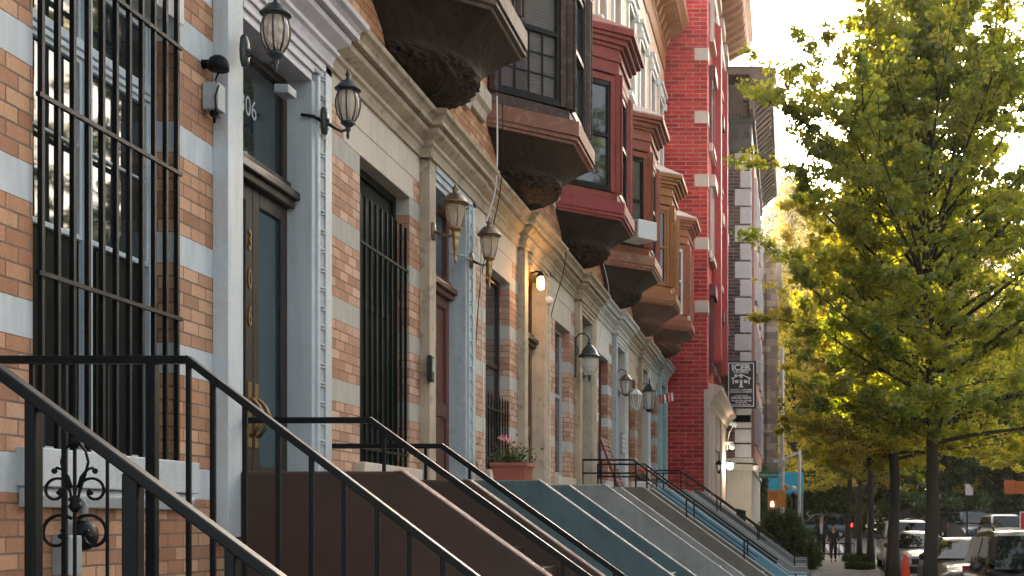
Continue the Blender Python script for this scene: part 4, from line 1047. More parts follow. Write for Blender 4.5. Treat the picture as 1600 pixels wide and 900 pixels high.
# lamps and cameras at the corner buildings
def corner_lamp(loc, label, mat, arm, lit=False):
    r = empty('globe_lamp', loc, label, 'lamp')
    MB().ball((0, 0, 0), .13, 12).build('globe', mat, r); m = MB(); m.lathe([(.07, .1), (.08, .14), (.03, .18)], n=10); m.tube([(0, 0, .16), arm], .025, 6); m.build('arm', M['black'], r)
    if lit:
        ld = bpy.data.lights.new('lamp_light', 'POINT'); ld.energy = 25; ld.color = (1, .85, .65); ld.shadow_soft_size = .1
        lo = bpy.data.objects.new('lamp_light', ld); col.objects.link(lo); lo.parent = r; lo.location = (.0, -.2, 0)
corner_lamp((-2.18, 46.8, EYE + 2.0), 'bright lit globe lamp on the red brick building', M['lit'], (-.25, 0, .2), True)
corner_lamp((-1.28, 48.3, EYE + 1.98), 'unlit white globe lamp on a long arm at the cream stone base', M['white_plastic'], (-.75, .3, .2))
r = empty('security_camera', (-2.05, 46.9, EYE + 3.5), 'white bullet camera on a curved stalk above the lit globe lamp', 'camera', 'white cameras at the corner')
m = MB(); m.box(-.12, .12, -.2, .2, -.06, .06); o = m.build('housing', M['white_plastic'], r, .01); o.rotation_euler = (R(10), R(25), 0)
MB().tube([(0, 0, -.05), (-.15, 0, -.3), (-.22, 0, -.7), (-.22, 0, -.9)], .02, 6).build('stalk', M['white_plastic'], r)
r = empty('security_camera', (-2.1, 46.9, EYE + 2.75), 'white dome camera just above the lit globe lamp', 'camera', 'white cameras at the corner')
MB().ball((0, 0, -.05), .11, 10).box(-.35, .05, -.05, .05, .02, .12).build('dome', M['white_plastic'], r)
r = empty('carriage_lantern', (-2.28, 41.5, EYE + 1.72), 'small black carriage lantern on the pale base of the red building', 'lantern')
MB().lathe([(.05, -.12), (.08, .1)], n=6, smooth=False).build('lamp_glass', M['lit'] if False else M['lamp_glass_clear'], r)
m = MB(); m.lathe([(.1, .1), (.11, .12), (.04, .22), (.02, .24), (.02, .5)], n=6, smooth=False); m.lathe([(.02, -.2), (.06, -.12), (.06, -.11)], n=6, smooth=False); m.tube([(0, 0, .45), (-.12, 0, .55)], .015, 6)
for k in range(6): m.tube([(.05*math.cos(k*1.047), .05*math.sin(k*1.047), -.12), (.08*math.cos(k*1.047), .08*math.sin(k*1.047), .1)], .008, 4)
m.build('frame', M['black'], r)
r = empty('iron_fence', (-1.65, 40.0, gz(44)), 'black iron area fence in front of the red brick building', 'fence')
m = MB()
for k in range(40): m.box(-.012, .012, k * .2, k * .2 + .024, -.1, 1.9); m.ball((0, k * .2 + .012, 1.93), .03, 6)
m.bar((0, 0, .2), (0, 8, .2), .04); m.bar((0, 0, 1.75), (0, 8, 1.75), .04); m.build('pickets', M['black'], r)

# ---------------------------------------------------------------- street furniture
g57 = gz(57)
r = empty('light_pole', (-.36, 57, g57), 'tall pale street light pole with cross arm at the corner', 'pole')
MB().lathe([(.16, 0), (.16, .3), (.1, .5), (.085, 9.0)], n=10).build('pole', M['pole'], r)
m = MB(); m.tube([(-.95, 0, 5.32), (.95, 0, 5.32)], .06, 6); m.box(-1.1, -.8, -.1, .1, 5.27, 5.42); m.box(.85, 1.15, -.08, .08, 5.27, 5.4); m.build('cross_arm', M['pole'], r)
MB().ball((0, -.1, 4.05), .13, 8).box(-.18, .18, -.15, .15, 3.8, 4.0).build('sensor', M['pole'], r)
r = empty('cobra_light', (.42, 60, gz(60)), 'thin pale pole with a slanting lamp head to the right of the corner pole', 'street light')
MB().lathe([(.09, 0), (.07, 4.6)], n=8).build('pole', M['pole'], r)
m = MB(); m.tube([(0, 0, 4.5), (-.7, 0, 4.25), (-1.0, 0, 4.1)], .06, 6); m.box(-1.2, -.6, -.12, .12, 4.05, 4.2); m.build('lamp_head', M['pole'], r)
r = empty('street_sign', (-.95, 56.6, EYE + 2.03), 'small green street name sign left of the corner pole', 'street sign')
MB().box(-.42, .42, -.02, .02, -.14, .14).build('plate', M['street_green'], r, .005); text('lettering', 'Edgecombe', .17, M['sign_white'], r, (0, -.025, 0), ext=.003)
MB().bar((.42, 0, 0), (.55, .2, 0), .03).build('bracket', M['pole'], r)
r = empty('pedestrian_signal', (-.6, 56.2, EYE + .95), 'orange yellow pedestrian signal boxes with a lit walk figure', 'traffic signal')
m = MB(); m.box(-.38, .02, -.15, .15, -.42, .35); m.box(.08, .40, -.15, .15, -.35, .38); m.box(-.1, .3, -.1, .1, -.1, .1); m.box(-.42, .46, -.1, .1, .36, .42); m.build('housing', M['signal'], r, .015)
m = MB(); m.box(-.33, -.03, -.16, -.152, -.37, .30); m.build('lens', M['orange_sign'], r)
m = MB(); m.ball((-.18, -.17, -.13), .045, 8); m.box(-.24, -.12, -.18, -.165, -.30, -.18); m.build('walk_figure', M['walk'], r)
MB().lathe([(.06, .4), (.1, .5), (.1, .62), (.03, .68)], (.42, 0, 0), 8).build('beacon', M['signal'], r)
r = empty('awning', (-.45, 64.5, EYE + 1.9), 'turquoise shop awning beyond the corner behind the poles', 'awning')
m = MB(); m.prism([(-.6, .55), (.0, .55), (.7, -.5), (.7, -.55), (-.6, -.55)], -1.1, 1.1, 'x'); o = m.build('canopy', M['awning'], r, .01); o.rotation_euler = (0, 0, 0); o.scale = (1, -1, 1)
m = MB()
for x in (-1.05, 1.05): m.bar((x, -.55, -.5), (x, -.55, -3.0), .06)
m.build('posts', M['steel'], r)
r = empty('signal_post', (.15, 58, gz(58)), 'slim dark green post with small white lamp beside the turquoise awning', 'post')
MB().lathe([(.08, 0), (.06, 2.4), (.12, 2.45), (.1, 2.6), (.02, 2.7)], n=8).build('pole', M['green_black'], r); MB().ball((0, -.02, 2.85), .12, 8).build('lamp_globe', M['white_plastic'], r)

r = empty('traffic_cone', (2.62, 29.6, gz(29.6)), 'orange traffic cone by the kerb between two tree trunks', 'traffic cone')
MB().lathe([(.17, .03), (.13, .3), (.05, .88), (.03, .92), (.02, .92)], n=16).build('cone', M['orange_cone'], r); MB().box(-.2, .2, -.2, .2, 0, .035).build('base_plate', M['orange_cone'], r, .005)
r = empty('parking_sign', (8.55, 63, gz(63)), 'white rounded parking sign on a dark post behind the far vehicles', 'sign')
MB().tube([(0, 0, 0), (0, 0, 3.3)], .035, 6).build('post', M['green_black'], r); MB().prism([(-.1, 2.55), (.28, 2.55), (.28, 2.85), (.1, 3.1), (-.1, 3.1)], -.05, -.035, 'y').build('plate', M['sign_white'], r)
r = empty('orange_board', (11.5, 66, EYE + 1.75), 'orange street board at the right edge among the leaves', 'sign')
MB().box(-.65, -.12, -.05, .05, -.35, .35).box(-.10, .9, -.05, .05, -.35, .3).build('board', M['orange_sign'], r, .01); MB().tube([(.2, .06, .3), (.2, .06, -3.3)], .05, 6).build('post', M['green_black'], r)
r = empty('red_board', (10.35, 58, EYE - .15), 'red framed board cut by the right edge above the vehicles', 'sign')
MB().box(-.1, .7, -.06, .06, -.65, .55).build('board', M['red_sign'], r, .02); MB().box(-.13, -.1, -.08, .08, -.68, .58).box(-.1, .7, -.08, .08, .55, .6).build('trim', M['sign_white'], r); MB().tube([(.3, .1, -.6), (.3, .1, -1.4)], .05, 6).build('post', M['steel'], r)
r = empty('fire_hydrant', (7.9, 73, gz(73)), 'pale metal hydrant across the intersection', 'hydrant')
MB().lathe([(.2, 0), (.2, .06), (.12, .08), (.12, .6), (.17, .62), (.17, .68), (.12, .78), (.04, .86)], n=10).build('body', M['pole'], r)
r = empty('tree_guard', (1.9, 53.5, gz(53.5)), 'low black iron tree guard at the end of the sidewalk', 'fence')
m = MB()
for y in (-.5, .5):
    m.bar((-.7, y, .55), (.7, y, .55), .03); m.bar((-.7, y, .12), (.7, y, .12), .03)
    for k in range(8): m.box(-.7 + k * .2 - .01, -.7 + k * .2 + .01, y - .01, y + .01, 0, .55)
m.build('rails', M['black'], r)

# ---------------------------------------------------------------- trees
def make_tree(seed, H, base, Rr, n_limb, n_leaf, leaf, lm, trunk_r=.13, spire=.5, loc=(0, 0, 0), label=None, group=None, clump=.24, name='street_tree', skew=(1, 1), xlim=9):
    rnd = random.Random(seed); g = np.random.default_rng(seed)
    root = empty(name, loc, label, 'tree', group)
    t = MB(); pts = []; x = y = 0
    N_ = 14
    for k in range(N_ + 1):
        z = H * .96 * k / N_; pts.append((x, y, z - .1 if k == 0 else z)); x += rnd.uniform(-.045, .045) * (1 + k * .08); y += rnd.uniform(-.05, .05)
    rad = [trunk_r * (1.35 if k == 0 else 1) * (1 - .93 * (k / N_) ** .8) + .012 for k in range(N_ + 1)]
    t.tube(pts, rad, 10)
    def at(z):
        f = max(0, min(N_ - .001, z / (H * .96) * N_)); i = int(f); a, b = Vector(pts[i]), Vector(pts[i + 1]); return a.lerp(b, f - i)
    centers = []
    for i in range(n_limb):
        u = (i + rnd.random()) / n_limb; z = base + (H * .97 - base) * u
        # crown outline: broad in the lower half, thin spire on top
        prof = min(1, (1 - u) * 1.42) ** (1.0 + 1.5 * spire) + .09
        L = Rr * prof * (rnd.uniform(.4, .8) if rnd.random() < .4 else rnd.uniform(.8, 1.2))
        az = i * 2.399 + rnd.uniform(-.4, .4); el = R(rnd.uniform(26, 52) + 16 * u - max(0, .22 - u) * 150); L *= skew[0] + (skew[1] - skew[0]) * (math.cos(az) * .5 + .5)
        if math.cos(az) < 0: L = min(L, xlim * min(1, .6 + 3.2 * u) * (1 - .85 * max(0, u - .38)) / (-math.cos(az) * math.cos(el) * 1.25 + .01))
        d = Vector((math.cos(az) * math.cos(el), math.sin(az) * math.cos(el), math.sin(el)))
        p = at(z); lp = [p]; r0 = max(.012, trunk_r * .28 * (1 - .8 * u) + .008); n = 7
        for k in range(n):
            d = (d + Vector((rnd.uniform(-.13, .13), rnd.uniform(-.13, .13), rnd.uniform(-.1, .09)))).normalized(); lp.append(lp[-1] + d * L / n)
        t.tube(lp, [r0 * (1 - .85 * k / n) for k in range(n + 1)], 6)
        for k in range(2 if u > .25 else 1, n + 1):
            for s in range(rnd.choice((1, 2, 2, 3))):
                f = k / n; q = lp[k]; sl = L * rnd.uniform(.14, .34) * (1.15 - f * .55) + .12
                sd = (d * .6 + Vector((rnd.gauss(0, 1), rnd.gauss(0, 1), rnd.gauss(.15, .5))) * .6).normalized()
                e = q + sd * sl; mid = q.lerp(e, .5) + Vector((0, 0, rnd.uniform(-.05, .05)))
                t.tube([q, mid, e], [.010, .007, .004], 4)
                wgt = 1 - .72 * u
                for a in (.45, .75, 1.0): centers.append((*(q.lerp(e, a)), clump * rnd.uniform(.5, 1.15), wgt * rnd.choice((.15, .5, 1, 1.6, 2.2))))
            centers.append((*lp[k], clump * .8, .6))
    for k in range(10): 
        z = H * (.72 + .026 * k); p = at(z); centers.append((p.x, p.y, z, clump * .6, .8))
    c = np.array(centers); w_ = c[:, 4] / c[:, 4].sum(); idx = g.choice(len(c), n_leaf, p=w_)
    off = g.normal(size=(n_leaf, 3)); off /= np.linalg.norm(off, axis=1)[:, None] + 1e-9; off *= (g.uniform(0, 1, n_leaf) ** .45)[:, None]
    P_ = c[idx, :3] + off * c[idx, 3][:, None] * (1, 1, .6)
    P_ = P_[P_[:, 2] > base * .55]
    t.build('trunk', M['bark'], root)
    leaf_obj('crown', P_, leaf, lm, root, seed, .5)
    return root
TG = 'ginkgo trees along the kerb'
T1 = make_tree(11, 14.2, 3.1, 4.3, 112, 200000, .080, LEAF_G, .135, .5, (2.55, 23.7, gz(23.7)), 'nearest street ginkgo, tall spire rising out of the top edge', TG, skew=(.9, 1.3), xlim=3.4)
T2 = make_tree(5, 13.4, 3.2, 4.0, 104, 185000, .088, LEAF, .17, .3, (2.75, 35, gz(35)), 'second street ginkgo, forked dark trunk between parked sedans', TG, skew=(.95, 1.15), xlim=3.75)
def tree_copy(src, loc, s, rz, label, group, sz=None):
    o = copy_tree(src); o.location = loc; o.scale = (s, s, sz or s) ; o.rotation_euler = (0, 0, rz); tag(o, label, None, group); return o
tree_copy(T2, (2.65, 43, gz(43)), .72, .4, 'third street ginkgo with slim trunk beside the white sport utility car', TG, 1.0)
tree_copy(T1, (2.6, 49, gz(49)), .72, .5, 'fourth street ginkgo, near the far end of the sidewalk', TG, .95)
tree_copy(T2, (2.4, 54.5, gz(54.5)), .75, -.6, 'farthest street ginkgo on the sidewalk, next to the crossing', TG, 1.15)
for i, (x, y, s_) in enumerate([(2.8, -9, 1.0), (2.8, -21, 1.0), (13.2, -6, 1.1)]):
    tree_copy(T2, (x, y, gz(y)), s_, i * 2.1, ['street ginkgo on the kerb just behind the viewpoint', 'street ginkgo on the kerb farther behind the viewpoint', 'street ginkgo across the road behind the viewpoint'][i], TG)
# yellow tree and the park trees beyond the crossing
TB = make_tree(21, 19, 2.0, 7.5, 70, 52000, .24, LEAF_D, .3, .1, (-3, 104, gz(80)), 'broad dark park tree behind the corner pole', 'park trees beyond the crossing', .75, 'park_tree')
TY = make_tree(31, 23, 4, 7.0, 80, 60000, .17, LEAF_Y, .22, .3, (.3, 84, gz(80)), 'tall yellowing tree rising behind the corner buildings', 'park trees beyond the crossing', .55, 'park_tree')
tree_copy(TY, (4.6, 90, gz(80)), .93, 2.0, 'yellow green tree rising between the second ginkgo and the yellowing tree', 'park trees beyond the crossing')
tree_copy(TY, (12.5, 95, gz(80)), .9, 4.1, 'yellow green tree glowing behind the right half of the nearest ginkgo', 'park trees beyond the crossing')
k = 0
PL = ['broad dark park tree left of centre beyond the crossing', 'dark park tree behind the two walkers', 'dark park tree behind the crossing teal car', 'dark park tree straight above the parked white cars', 'dark park tree behind the nearest ginkgo trunk', 'dark park tree over the far minivan', 'dark park tree behind the parking sign', 'dark park tree behind the orange board', 'dark park tree at the right edge', 'deep dark tree filling the gap between park trunks', 'deep dark tree behind the hydrant', 'deep dark tree behind the far white vehicle', 'deep dark tree by the grey retaining wall', 'deep dark tree at far left past the awning']
for i, (x, y, s) in enumerate([(2.5, 108, .9), (8, 101, .8), (14, 106, .85), (19, 99, .8), (24, 104, .95), (30, 100, .9), (9.5, 84, .72), (14.5, 84, .85), (20, 88, .9), (5, 122, 1.1), (16, 125, 1.15), (27, 124, 1.15), (0, 130, 1.2), (-6, 122, 1.1)]):
    tree_copy(TB, (x, y, gz(80) + (0 if y < 97 else min(1, (y - 96) / 16) + max(0, y - 112) * .276)), s * (1.3 if y > 97 else 1), i * 1.3, PL[i], 'park trees beyond the crossing')
# trees on the opposite side of the street
for i, (y, s) in enumerate([(8, 1.0), (19, 1.05), (31, .95), (48, 1.3), (60, 1.15)]):
    tree_copy(T1 if i % 2 else T2, (13.4 if y < 40 else (10.9 if y < 50 else 12.6), y, gz(y)), s, i * 1.9 + .5, ['street ginkgo across the road out of the frame', 'street ginkgo across the road, first past the frame edge', 'street ginkgo across the road reaching in from the right', 'street ginkgo across the road behind the nearest crown', 'street ginkgo across the road by the red board'][i], TG)
r = empty('retaining_wall', (9.6, 97.5, gz(80)), 'low grey retaining wall in the shade beyond the crossing', 'wall')
MB().box(-2, 3, 0, .6, -.3, 1.9).build('wall_face', M['asphalt'], r)
hp = np.random.default_rng(2).uniform((-30, 98.5, 1.2), (60, 103, 8), (70000, 3)); hp[:, 2] = 1.3 + (hp[:, 2] - 1.3) * (.6 + .3 * np.sin(hp[:, 0] * .8) * np.cos(hp[:, 0] * .33))
tag(leaf_obj('undergrowth', hp, .3, LEAF_D, None, 8), 'dark undergrowth below the park trees', 'undergrowth', kind='stuff')

# opposite houses seen only in reflections
r = empty('opposite_building', (24, 20, 0), 'brick building across the road, outside the frame', 'building')
MB().box(0, 8, -22, 34, -.5, 9).build('wall', UP_BRICK, r)

# conical bush at the foot of the stoops
def bush(loc, label, lobes, n, size, name='bush', mat=LEAF_H):
    r = empty(name, loc, label, 'shrub'); g = np.random.default_rng(len(label)); P_ = []
    t = MB()
    for x, y, z, rx, rz in lobes:
        k = n // len(lobes); d = g.normal(size=(k, 3)); d /= np.linalg.norm(d, axis=1)[:, None]; q = g.uniform(.25, 1, k) ** .33
        rad = 1 + .13 * np.sin(d[:, 0] * 9 + z) * np.cos(d[:, 2] * 8) + .09 * g.normal(size=k)
        P_.append(np.stack([x + d[:, 0] * rx * q * rad, y + d[:, 1] * rx * q * rad, z + d[:, 2] * rz * q * rad], 1)); t.tube([(x * .4, y * .4, -.05), (x, y, z)], [.04, .012], 5)
    P_ = np.concatenate(P_); P_ = P_[P_[:, 2] > .02]; t.build('stems', M['bark'], r); leaf_obj('foliage', P_, size, mat, r, 4, 1.2); return r
bush((-.28, 42, gz(42)), 'dense rounded evergreen bush at the foot of the last stoops', [(-.65, 0, .8, .62, .75), (.05, .1, .95, .68, .95), (.62, 0, .7, .60, .78), (-.25, .2, 1.35, .42, .62), (.3, .1, 1.3, .42, .60), (-.95, .1, .5, .4, .5), (.95, .1, .45, .4, .45)], 34000, .055)
bush((2.4, 42.5, gz(42.5)), 'low leafy planting in the tree pit near the third ginkgo', [(0, 0, .1, .35, .16), (-.3, .4, .1, .3, .15)], 3500, .07, 'pit_planting')
bush((2.35, 49, gz(49)), 'low leafy planting in the tree pit near the walkers', [(0, 0, .1, .4, .2), (.35, .3, .1, .4, .2)], 3500, .08, 'pit_planting')
bush((-1.45, 63, gz(63) ), 'climbing greenery on the wall beside the turquoise awning', [(0, 0, 3.4, .4, .7), (.1, 0, 2.4, .35, .8), (-.1, 0, 1.4, .3, .7)], 6000, .1, 'climbing_plant')

# ---------------------------------------------------------------- vehicles
def car_paint(name, c, met=.3):
    q = N(name); q.put(q.b.inputs["Base Color"], c); q.b.inputs["Metallic"].default_value = met; q.b.inputs["Roughness"].default_value = .28
    q.b.inputs["Coat Weight"].default_value = .8; q.b.inputs["Coat Roughness"].default_value = .05; return q.m
CARGLASS = glass_mat('car glass', (.008, .012, .013), .03, 1.4)
HEADL = surf('headlamp lens', (.55, .58, .6), .12, .1, 8, 0, metal=.3); CHROME = surf('chrome trim', (.6, .6, .6), .15, .05, 5, 0, metal=1)
def make_car(loc, rz, kind, paintm, label, lit_tail=False):
    """length along local y, front towards -y"""
    root = empty('parked_car' if not lit_tail else 'passing_car', loc, label, 'car', 'cars on the street', rz)
    if kind == 'suv': L, W, H, hood, ws0, ws1, rr0, rr1, belt = 4.7, 1.86, 1.72, 1.02, -1.05, -.45, 1.75, 2.15, 1.08
    elif kind == 'van': L, W, H, hood, ws0, ws1, rr0, rr1, belt = 4.9, 1.95, 1.8, 1.05, -1.35, -.55, 2.1, 2.35, 1.08
    else: L, W, H, hood, ws0, ws1, rr0, rr1, belt = 4.6, 1.8, 1.43, .90, -.95, -.2, 1.1, 1.75, .95
    h2 = L / 2
    # lower body: rounded sections along the length
    st_ = [(-h2, .34, .62, .80), (-h2 + .06, .24, .72, .90), (-h2 + .25, .2, hood - .17, .965), (-h2 + .6, .2, hood - .06, 1), (ws0 - .1, .2, hood, 1), (ws0 + .35, .2, belt, 1), (0, .2, belt, 1), (rr1 - .3, .2, belt, 1), (h2 - .45, .2, belt - .01 if kind != 'sedan' else .98, 1), (h2 - .12, .24, belt - .08, .97), (h2, .36, belt - .3, .86)]
    rings = []
    for y, zb, zt, wf in st_:
        w_ = W / 2 * wf; r_ = .11
        rings.append([(-w_ + .05, y, zb), (-w_, y, zb + .12), (-w_ - .0, y, (zb + zt) / 2 + .02), (-w_ + .03, y, zt - .1), (-w_ + .13, y, zt - .015), (-w_ * .5, y, zt + .02), (0, y, zt + .03), (w_ * .5, y, zt + .02), (w_ - .13, y, zt - .015), (w_ - .03, y, zt - .1), (w_, y, (zb + zt)/2 + .02), (w_, y, zb + .12), (w_ - .05, y, zb)])
    b = MB(); b.rings(rings)
    # cabin
    wb = W / 2 - .07; wt = W / 2 - (.2 if kind != 'sedan' else .27)
    cab = []
    for y, z, w_ in ((ws0, belt - .04, wb), (ws1, H - .05, wt), (ws1 + .25, H, wt - .02), (.5, H + .01, wt), (rr0 - .1, H - .02, wt - .02), (rr0, H - .06, wt), (rr1, belt - .03, wb)):
        cab.append((y, z, w_))
    rg = []
    for y, z, w_ in cab:
        rg.append([(-wb - 0, y if z < H - .2 else y, belt - .06), (-w_, y, z - .03), (-w_ + .07, y, z), (0, y, z + .02), (w_ - .07, y, z), (w_, y, z - .03), (wb, y, belt - .06)])
    b.rings(rg)
    body = b.build('body', paintm, root)
    mod = body.modifiers.new('s', 'SUBSURF'); mod.levels = 1; mod.render_levels = 1
    body.modifiers.new('b', 'BEVEL').width = .02; body.modifiers['b'].limit_method = 'ANGLE'
    # glass
    def pane(q):
        c = sum((Vector(p) for p in q), Vector()) / 4; n_ = (Vector(q[1]) - Vector(q[0])).cross(Vector(q[2]) - Vector(q[0])).normalized()
        if n_.dot(c - Vector((0, .3, belt - .2))) < 0: n_ = -n_
        o = n_ * .018; i = n_ * -.02
        m = MB(); m.add([tuple(Vector(p) + o) for p in q] + [tuple(Vector(p) + i) for p in q], [(0,1,2,3),(7,6,5,4),(0,4,5,1),(1,5,6,2),(2,6,7,3),(3,7,4,0)]); return m
    def L3(a, b, t): return tuple(a[i] + (b[i] - a[i]) * t for i in range(3))
    A, B_ = (-wb, ws0, belt - .02), (wb, ws0, belt - .02); C_, D_ = (wt, ws1, H - .06), (-wt, ws1, H - .06)
    pane([L3(L3(A, D_, .07), L3(B_, C_, .07), .045), L3(L3(A, D_, .07), L3(B_, C_, .07), .955), L3(L3(A, D_, .93), L3(B_, C_, .93), .93), L3(L3(A, D_, .93), L3(B_, C_, .93), .07)]).build('windshield', CARGLASS, root)
    A, B_, C_, D_ = (-wb, rr1, belt), (wb, rr1, belt), (wt, rr0, H - .08), (-wt, rr0, H - .08)
    pane([L3(L3(A, D_, .1), L3(B_, C_, .1), .08), L3(L3(A, D_, .1), L3(B_, C_, .1), .92), L3(L3(A, D_, .9), L3(B_, C_, .9), .88), L3(L3(A, D_, .9), L3(B_, C_, .9), .12)]).build('rear_window', CARGLASS, root)
    for s in (-1, 1):
        def sp_(y, t): return (s * (wb + (wt - wb) * t), y, belt + .02 + (H - .1 - belt) * t)
        segs = [(ws0 + .22, ws1 + .13, .28, .28), (.36, .36, rr1 - .35, rr0 - .15)]
        pane([sp_(ws0 + .25, .06), sp_(.25, .06), sp_(.25, .92), sp_(ws1 + .12, .92)]).build('side_window', CARGLASS, root)
        pane([sp_(.36, .06), sp_(rr1 - .28, .06), sp_(rr0 - .1, .92), sp_(.36, .92)]).build('side_window', CARGLASS, root)
        for y in (-h2 + .85, h2 - .9):
            w_ = MB(); w_.lathe([(.20, -.11), (.30, -.11), (.335, -.08), (.335, .08), (.30, .11), (.20, .11)], n=20); o = w_.build('wheel', M['rubber'], root); o.rotation_euler = (0, R(90), 0); o.location = (s * (W/2 - .12), y, .335)
            rm = MB(); rm.lathe([(.02, .112), (.05, .118), (.20, .10), (.21, .112)], n=10, smooth=False); rm.lathe([(.21, -.112), (.2, -.1), (.05, -.118), (.02, -.112)], n=10, smooth=False); ro = rm.build('rim', CHROME, o)
        mm = MB(); mm.ball((s * (W/2 + .1), ws0 + .32, belt + .06), .1, 10, (1.1, .7, .8)); mm.bar((s * (W/2 - .08), ws0 + .34, belt), (s * (W/2 + .05), ws0 + .32, belt + .04), .04); mm.build('mirror', M['sign_black'] if kind != 'van' else paintm, root)
        hl = MB(); hl.ball((s * (W/2 - .27), -h2 + .19, hood - .27), .16, 12, (1.05, .75, .55)); hl.build('headlight', HEADL, root)
        tl = MB(); tl.box(s * (W/2 - .16) - .07, s * (W/2 - .16) + .07, h2 - .16, h2 - .02, belt - .28, belt - .02); tl.build('tail_light', M['tail'] if lit_tail else M['red_sign'], root, .02)
    m = MB(); m.box(-.42, .42, -h2 - .01, -h2 + .12, hood - .40, hood - .24)
    m.box(-.6, .6, -h2 - .012, -h2 + .1, .30, .44); m.build('grille', M['sign_black'], root, .02)
    m = MB(); m.box(-.16, .16, -h2 - .03, -h2 - .005, .46, .60); m.build('licence_plate', M['sign_white'], root, .004)
    if kind == 'suv':
        m = MB()
        for s in (-1, 1): m.tube([(s * (wt - .08), ws1 + .25, H), (s * (wt - .08), ws1 + .4, H + .06), (s * (wt - .08), rr0 - .4, H + .06), (s * (wt - .08), rr0 - .25, H)], .018, 6)
        m.build('roof_rail', M['sign_black'], root)
    return root
def pk(x, y, kind, mat, label, rz=0.0): return make_car((x, y, gz(y) - .13), rz, kind, mat, label)
dark = car_paint('graphite car paint', (.035, .035, .04)); white = car_paint('white car paint', (.62, .63, .62), .05); silver = car_paint('silver car paint', (.33, .34, .33), .5)
bronze = car_paint('bronze grey car paint', (.10, .085, .075)); maroonp = car_paint('dark red car paint', (.13, .01, .015)); tealp = car_paint('teal car paint', (.02, .07, .09)); navy = car_paint('navy car paint', (.015, .03, .05))
pk(3.98, 21.5, 'suv', dark, 'graphite sport utility car with roof rails, nearest in the lower right corner')
pk(4.0, 30, 'sedan', bronze, 'bronze grey sedan parked behind the graphite sport utility car')
pk(3.88, 39.5, 'sedan', silver, 'silver sedan half hidden by the nearest ginkgo trunk')
pk(4.1, 46.3, 'suv', white, 'white sport utility car parked behind the silver sedan')
make_car((10.3, 74, gz(74) - .13), R(6), 'van', navy, 'navy minivan facing us across the intersection')
make_car((10.8, 66, gz(66) - .13), R(4), 'suv', white, 'white sport utility car facing us right of the minivan')
make_car((2.0, 92, gz(80) - .13), R(-90), 'suv', tealp, 'teal sport utility car crossing with lit red tail lamps', True)
make_car((9.2, 93, gz(80) - .13), R(90), 'sedan', navy, 'navy sedan crossing behind the tree trunks')
make_car((15.5, 92.0, gz(80) - .13), R(-90), 'sedan', silver, 'silver sedan crossing beyond the minivan')

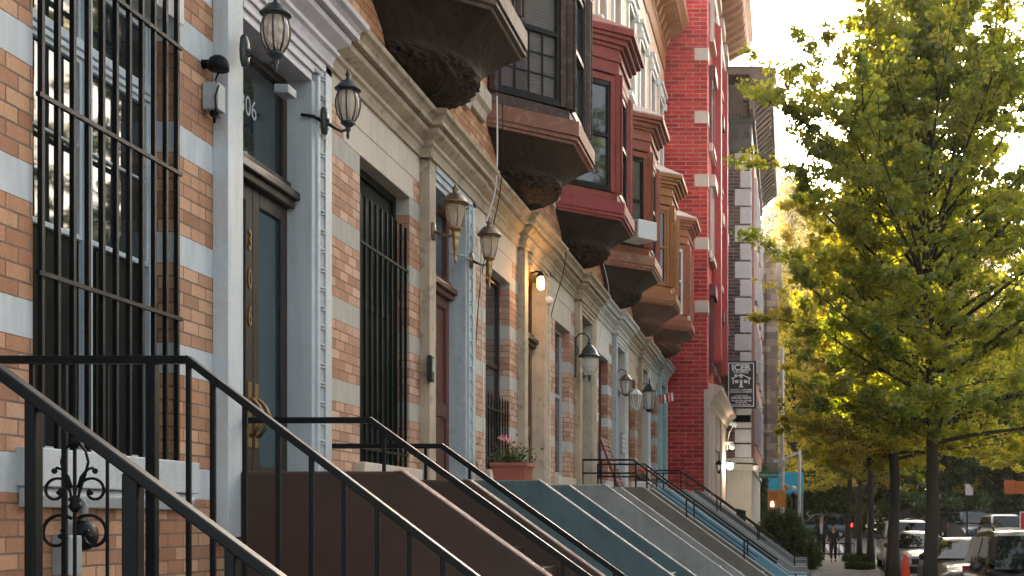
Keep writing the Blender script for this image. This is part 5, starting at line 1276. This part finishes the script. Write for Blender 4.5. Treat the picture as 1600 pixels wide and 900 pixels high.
# ---------------------------------------------------------------- people
SKIN = surf('skin', (.45, .26, .18), .55, .1, 6, 0); HAIR = surf('grey hair', (.12, .11, .10), .8, .2, 20, .2); HAIRB = surf('black hair', (.015, .012, .01), .6, .2, 20, .2)
def skin_mesh(name, verts, edges, radii, mat, parent, levels=2, root_i=0):
    me = bpy.data.meshes.new(name); me.from_pydata(verts, edges, []); o = bpy.data.objects.new(name, me); col.objects.link(o); o.parent = parent
    o.modifiers.new('skin', 'SKIN'); me.skin_vertices or None
    for i, r_ in enumerate(radii):
        r_ = r_ if isinstance(r_, tuple) else (r_, r_); me.skin_vertices[0].data[i].radius = r_
    me.skin_vertices[0].data[root_i].use_root = True
    sb = o.modifiers.new('sub', 'SUBSURF'); sb.levels = levels; sb.render_levels = levels; me.materials.append(mat); return o
def person(loc, H, jacket, shirt, trousers, hairm, label, female=False, stride=.16):
    r = empty('person', loc, label, 'person', None); k = H / 1.75
    J = [(0,0,.95),(0,0,1.12),(0,0,1.32),(0,-.005,1.45),(0,-.01,1.53),(0,-.015,1.60),(0,-.02,1.69)]
    rad = [(.14,.10),(.13,.09),(.155,.10),(.06,.055),(.052,.05),(.075,.085),(.062,.072)]
    V_ = list(J); Ed = [(0,1),(1,2),(2,3),(3,4),(4,5),(5,6)]; Rd = list(rad)
    def add(chain, rr, start):
        p = start
        for c, q in zip(chain, rr): V_.append(c); Rd.append(q); Ed.append((p, len(V_) - 1)); p = len(V_) - 1
        return p
    for s in (-1, 1):
        st_ = stride * s
        add([(s*.17,0,1.40),(s*.22,.01,1.16),(s*.23,-.03 - st_*.4,.93),(s*.225,-.06 - st_*.5,.86)], [.06,.045,.034,.028], 2)
        hand = len(V_) - 1
        for f in range(4):
            a = (f - 1.5) * .018; add([(s*.225, -.065 - st_*.5 + a, .81),(s*.218, -.075 - st_*.5 + a, .77 + abs(f-1.5)*.005)], [.009,.007], hand)
        add([(s*.20, -.09 - st_*.5, .83)], [.009], hand)
        add([(s*.09,-.01,.88),(s*.095,-.02 + st_*.45,.50),(s*.095,.03 + st_,.10),(s*.095,.03 + st_,.05),(s*.10,-.09 + st_,.035)], [.088,.058,.038,.036,.032], 0)
    sk = lambda L_: [tuple(c * k for c in v) for v in L_]
    skin_mesh('body', sk(V_), Ed, [tuple(q*k for q in x) if isinstance(x, tuple) else x*k for x in Rd], SKIN, r)
    # clothes: shells a little wider than the body
    tv = [(0,0,.84),(0,0,1.12),(0,0,1.34),(0,0,1.44)]; te = [(0,1),(1,2),(2,3)]; tr_ = [(.20,.15),(.15,.115),(.175,.12),(.08,.07)]
    for s in (-1, 1):
        n = len(tv); tv += [(s*.175,0,1.40),(s*.225,.01,1.16),(s*.235,-.03 - stride*s*.4,.94)]; te += [(2,n),(n,n+1),(n+1,n+2)]; tr_ += [.075,.06,.05]
    skin_mesh('jacket', sk(tv), te, [tuple(q*k for q in x) if isinstance(x, tuple) else x*k for x in tr_], jacket, r)
    pv = [(0,0,1.04),(0,0,.90)]; pe = [(0,1)]; pr = [(.18,.14),(.18,.14)]
    for s in (-1, 1):
        n = len(pv); st_ = stride*s; pv += [(s*.09,-.01,.84),(s*.095,-.02 + st_*.45,.50),(s*.095,.03 + st_,.12)]; pe += [(1,n),(n,n+1),(n+1,n+2)]; pr += [.10,.073,.056]
    skin_mesh('trousers', sk(pv), pe, [tuple(q*k for q in x) if isinstance(x, tuple) else x*k for x in pr], trousers, r)
    m = MB()
    for s in (-1, 1): m.ball((s*.098*k, (-.035 + stride*s)*k, .045*k), .06*k, 10, (.75, 2.2, .75))
    m.build('shoes', M['sign_black'], r)
    m = MB(); m.ball((0, .012*k, 1.685*k), .088*k, 12, (.92, 1.02, .9))
    if female: m.ball((0, .05*k, 1.58*k), .09*k, 10, (1, .7, 1.5))
    m.build('hair', hairm, r)
    m = MB(); 
    for s in (-1, 1): m.ball((s*.03*k, -.096*k, 1.65*k), .010*k, 6)
    m.box(-.022*k, .022*k, -.1*k, -.09*k, 1.588*k, 1.595*k); m.build('eyes_and_mouth', M['sign_black'], r)
    m = MB(); m.ball((0, -.105*k, 1.625*k), .016*k, 6, (.8, 1, 1.5))
    for s in (-1, 1): m.ball((s*.082*k, -.015*k, 1.63*k), .018*k, 6, (.5, .9, 1.4))
    m.build('nose_and_ears', SKIN, r)
    if shirt: MB().prism([(-.05*k, 1.02*k), (.05*k, 1.02*k), (.065*k, 1.42*k), (-.065*k, 1.42*k)], -.135*k, -.11*k, 'y').build('shirt', shirt, r, .004)
    return r
cl = lambda n, c: surf(n, c, .85, .15, 8, .1)
person((1.2, 50.5, gz(50.5)), 1.76, cl('charcoal jacket', (.02, .022, .03)), cl('light blue shirt', (.35, .45, .6)), cl('dark trousers', (.015, .015, .02)), HAIR, 'grey haired person in dark jacket over light blue shirt walking on the sidewalk')
person((1.62, 49, gz(49)), 1.42, cl('black top', (.012, .012, .014)), None, cl('black leggings', (.01, .01, .012)), HAIRB, 'smaller person all in black walking beside the person in the blue shirt', True, .1)

# ---------------------------------------------------------------- evening haze
q = N('evening haze'); q.t.nodes.remove(q.b)
pv = q.n("VolumePrincipled"); pv.inputs["Density"].default_value = .0004; pv.inputs["Color"].default_value = (1, .93, .82, 1); pv.inputs["Anisotropy"].default_value = .72
q.t.links.new(pv.outputs[0], q.out.inputs["Volume"])
tag(MB().box(-60, 70, -40, 620, -2.5, 48).build('haze', q.m), kind='stuff')
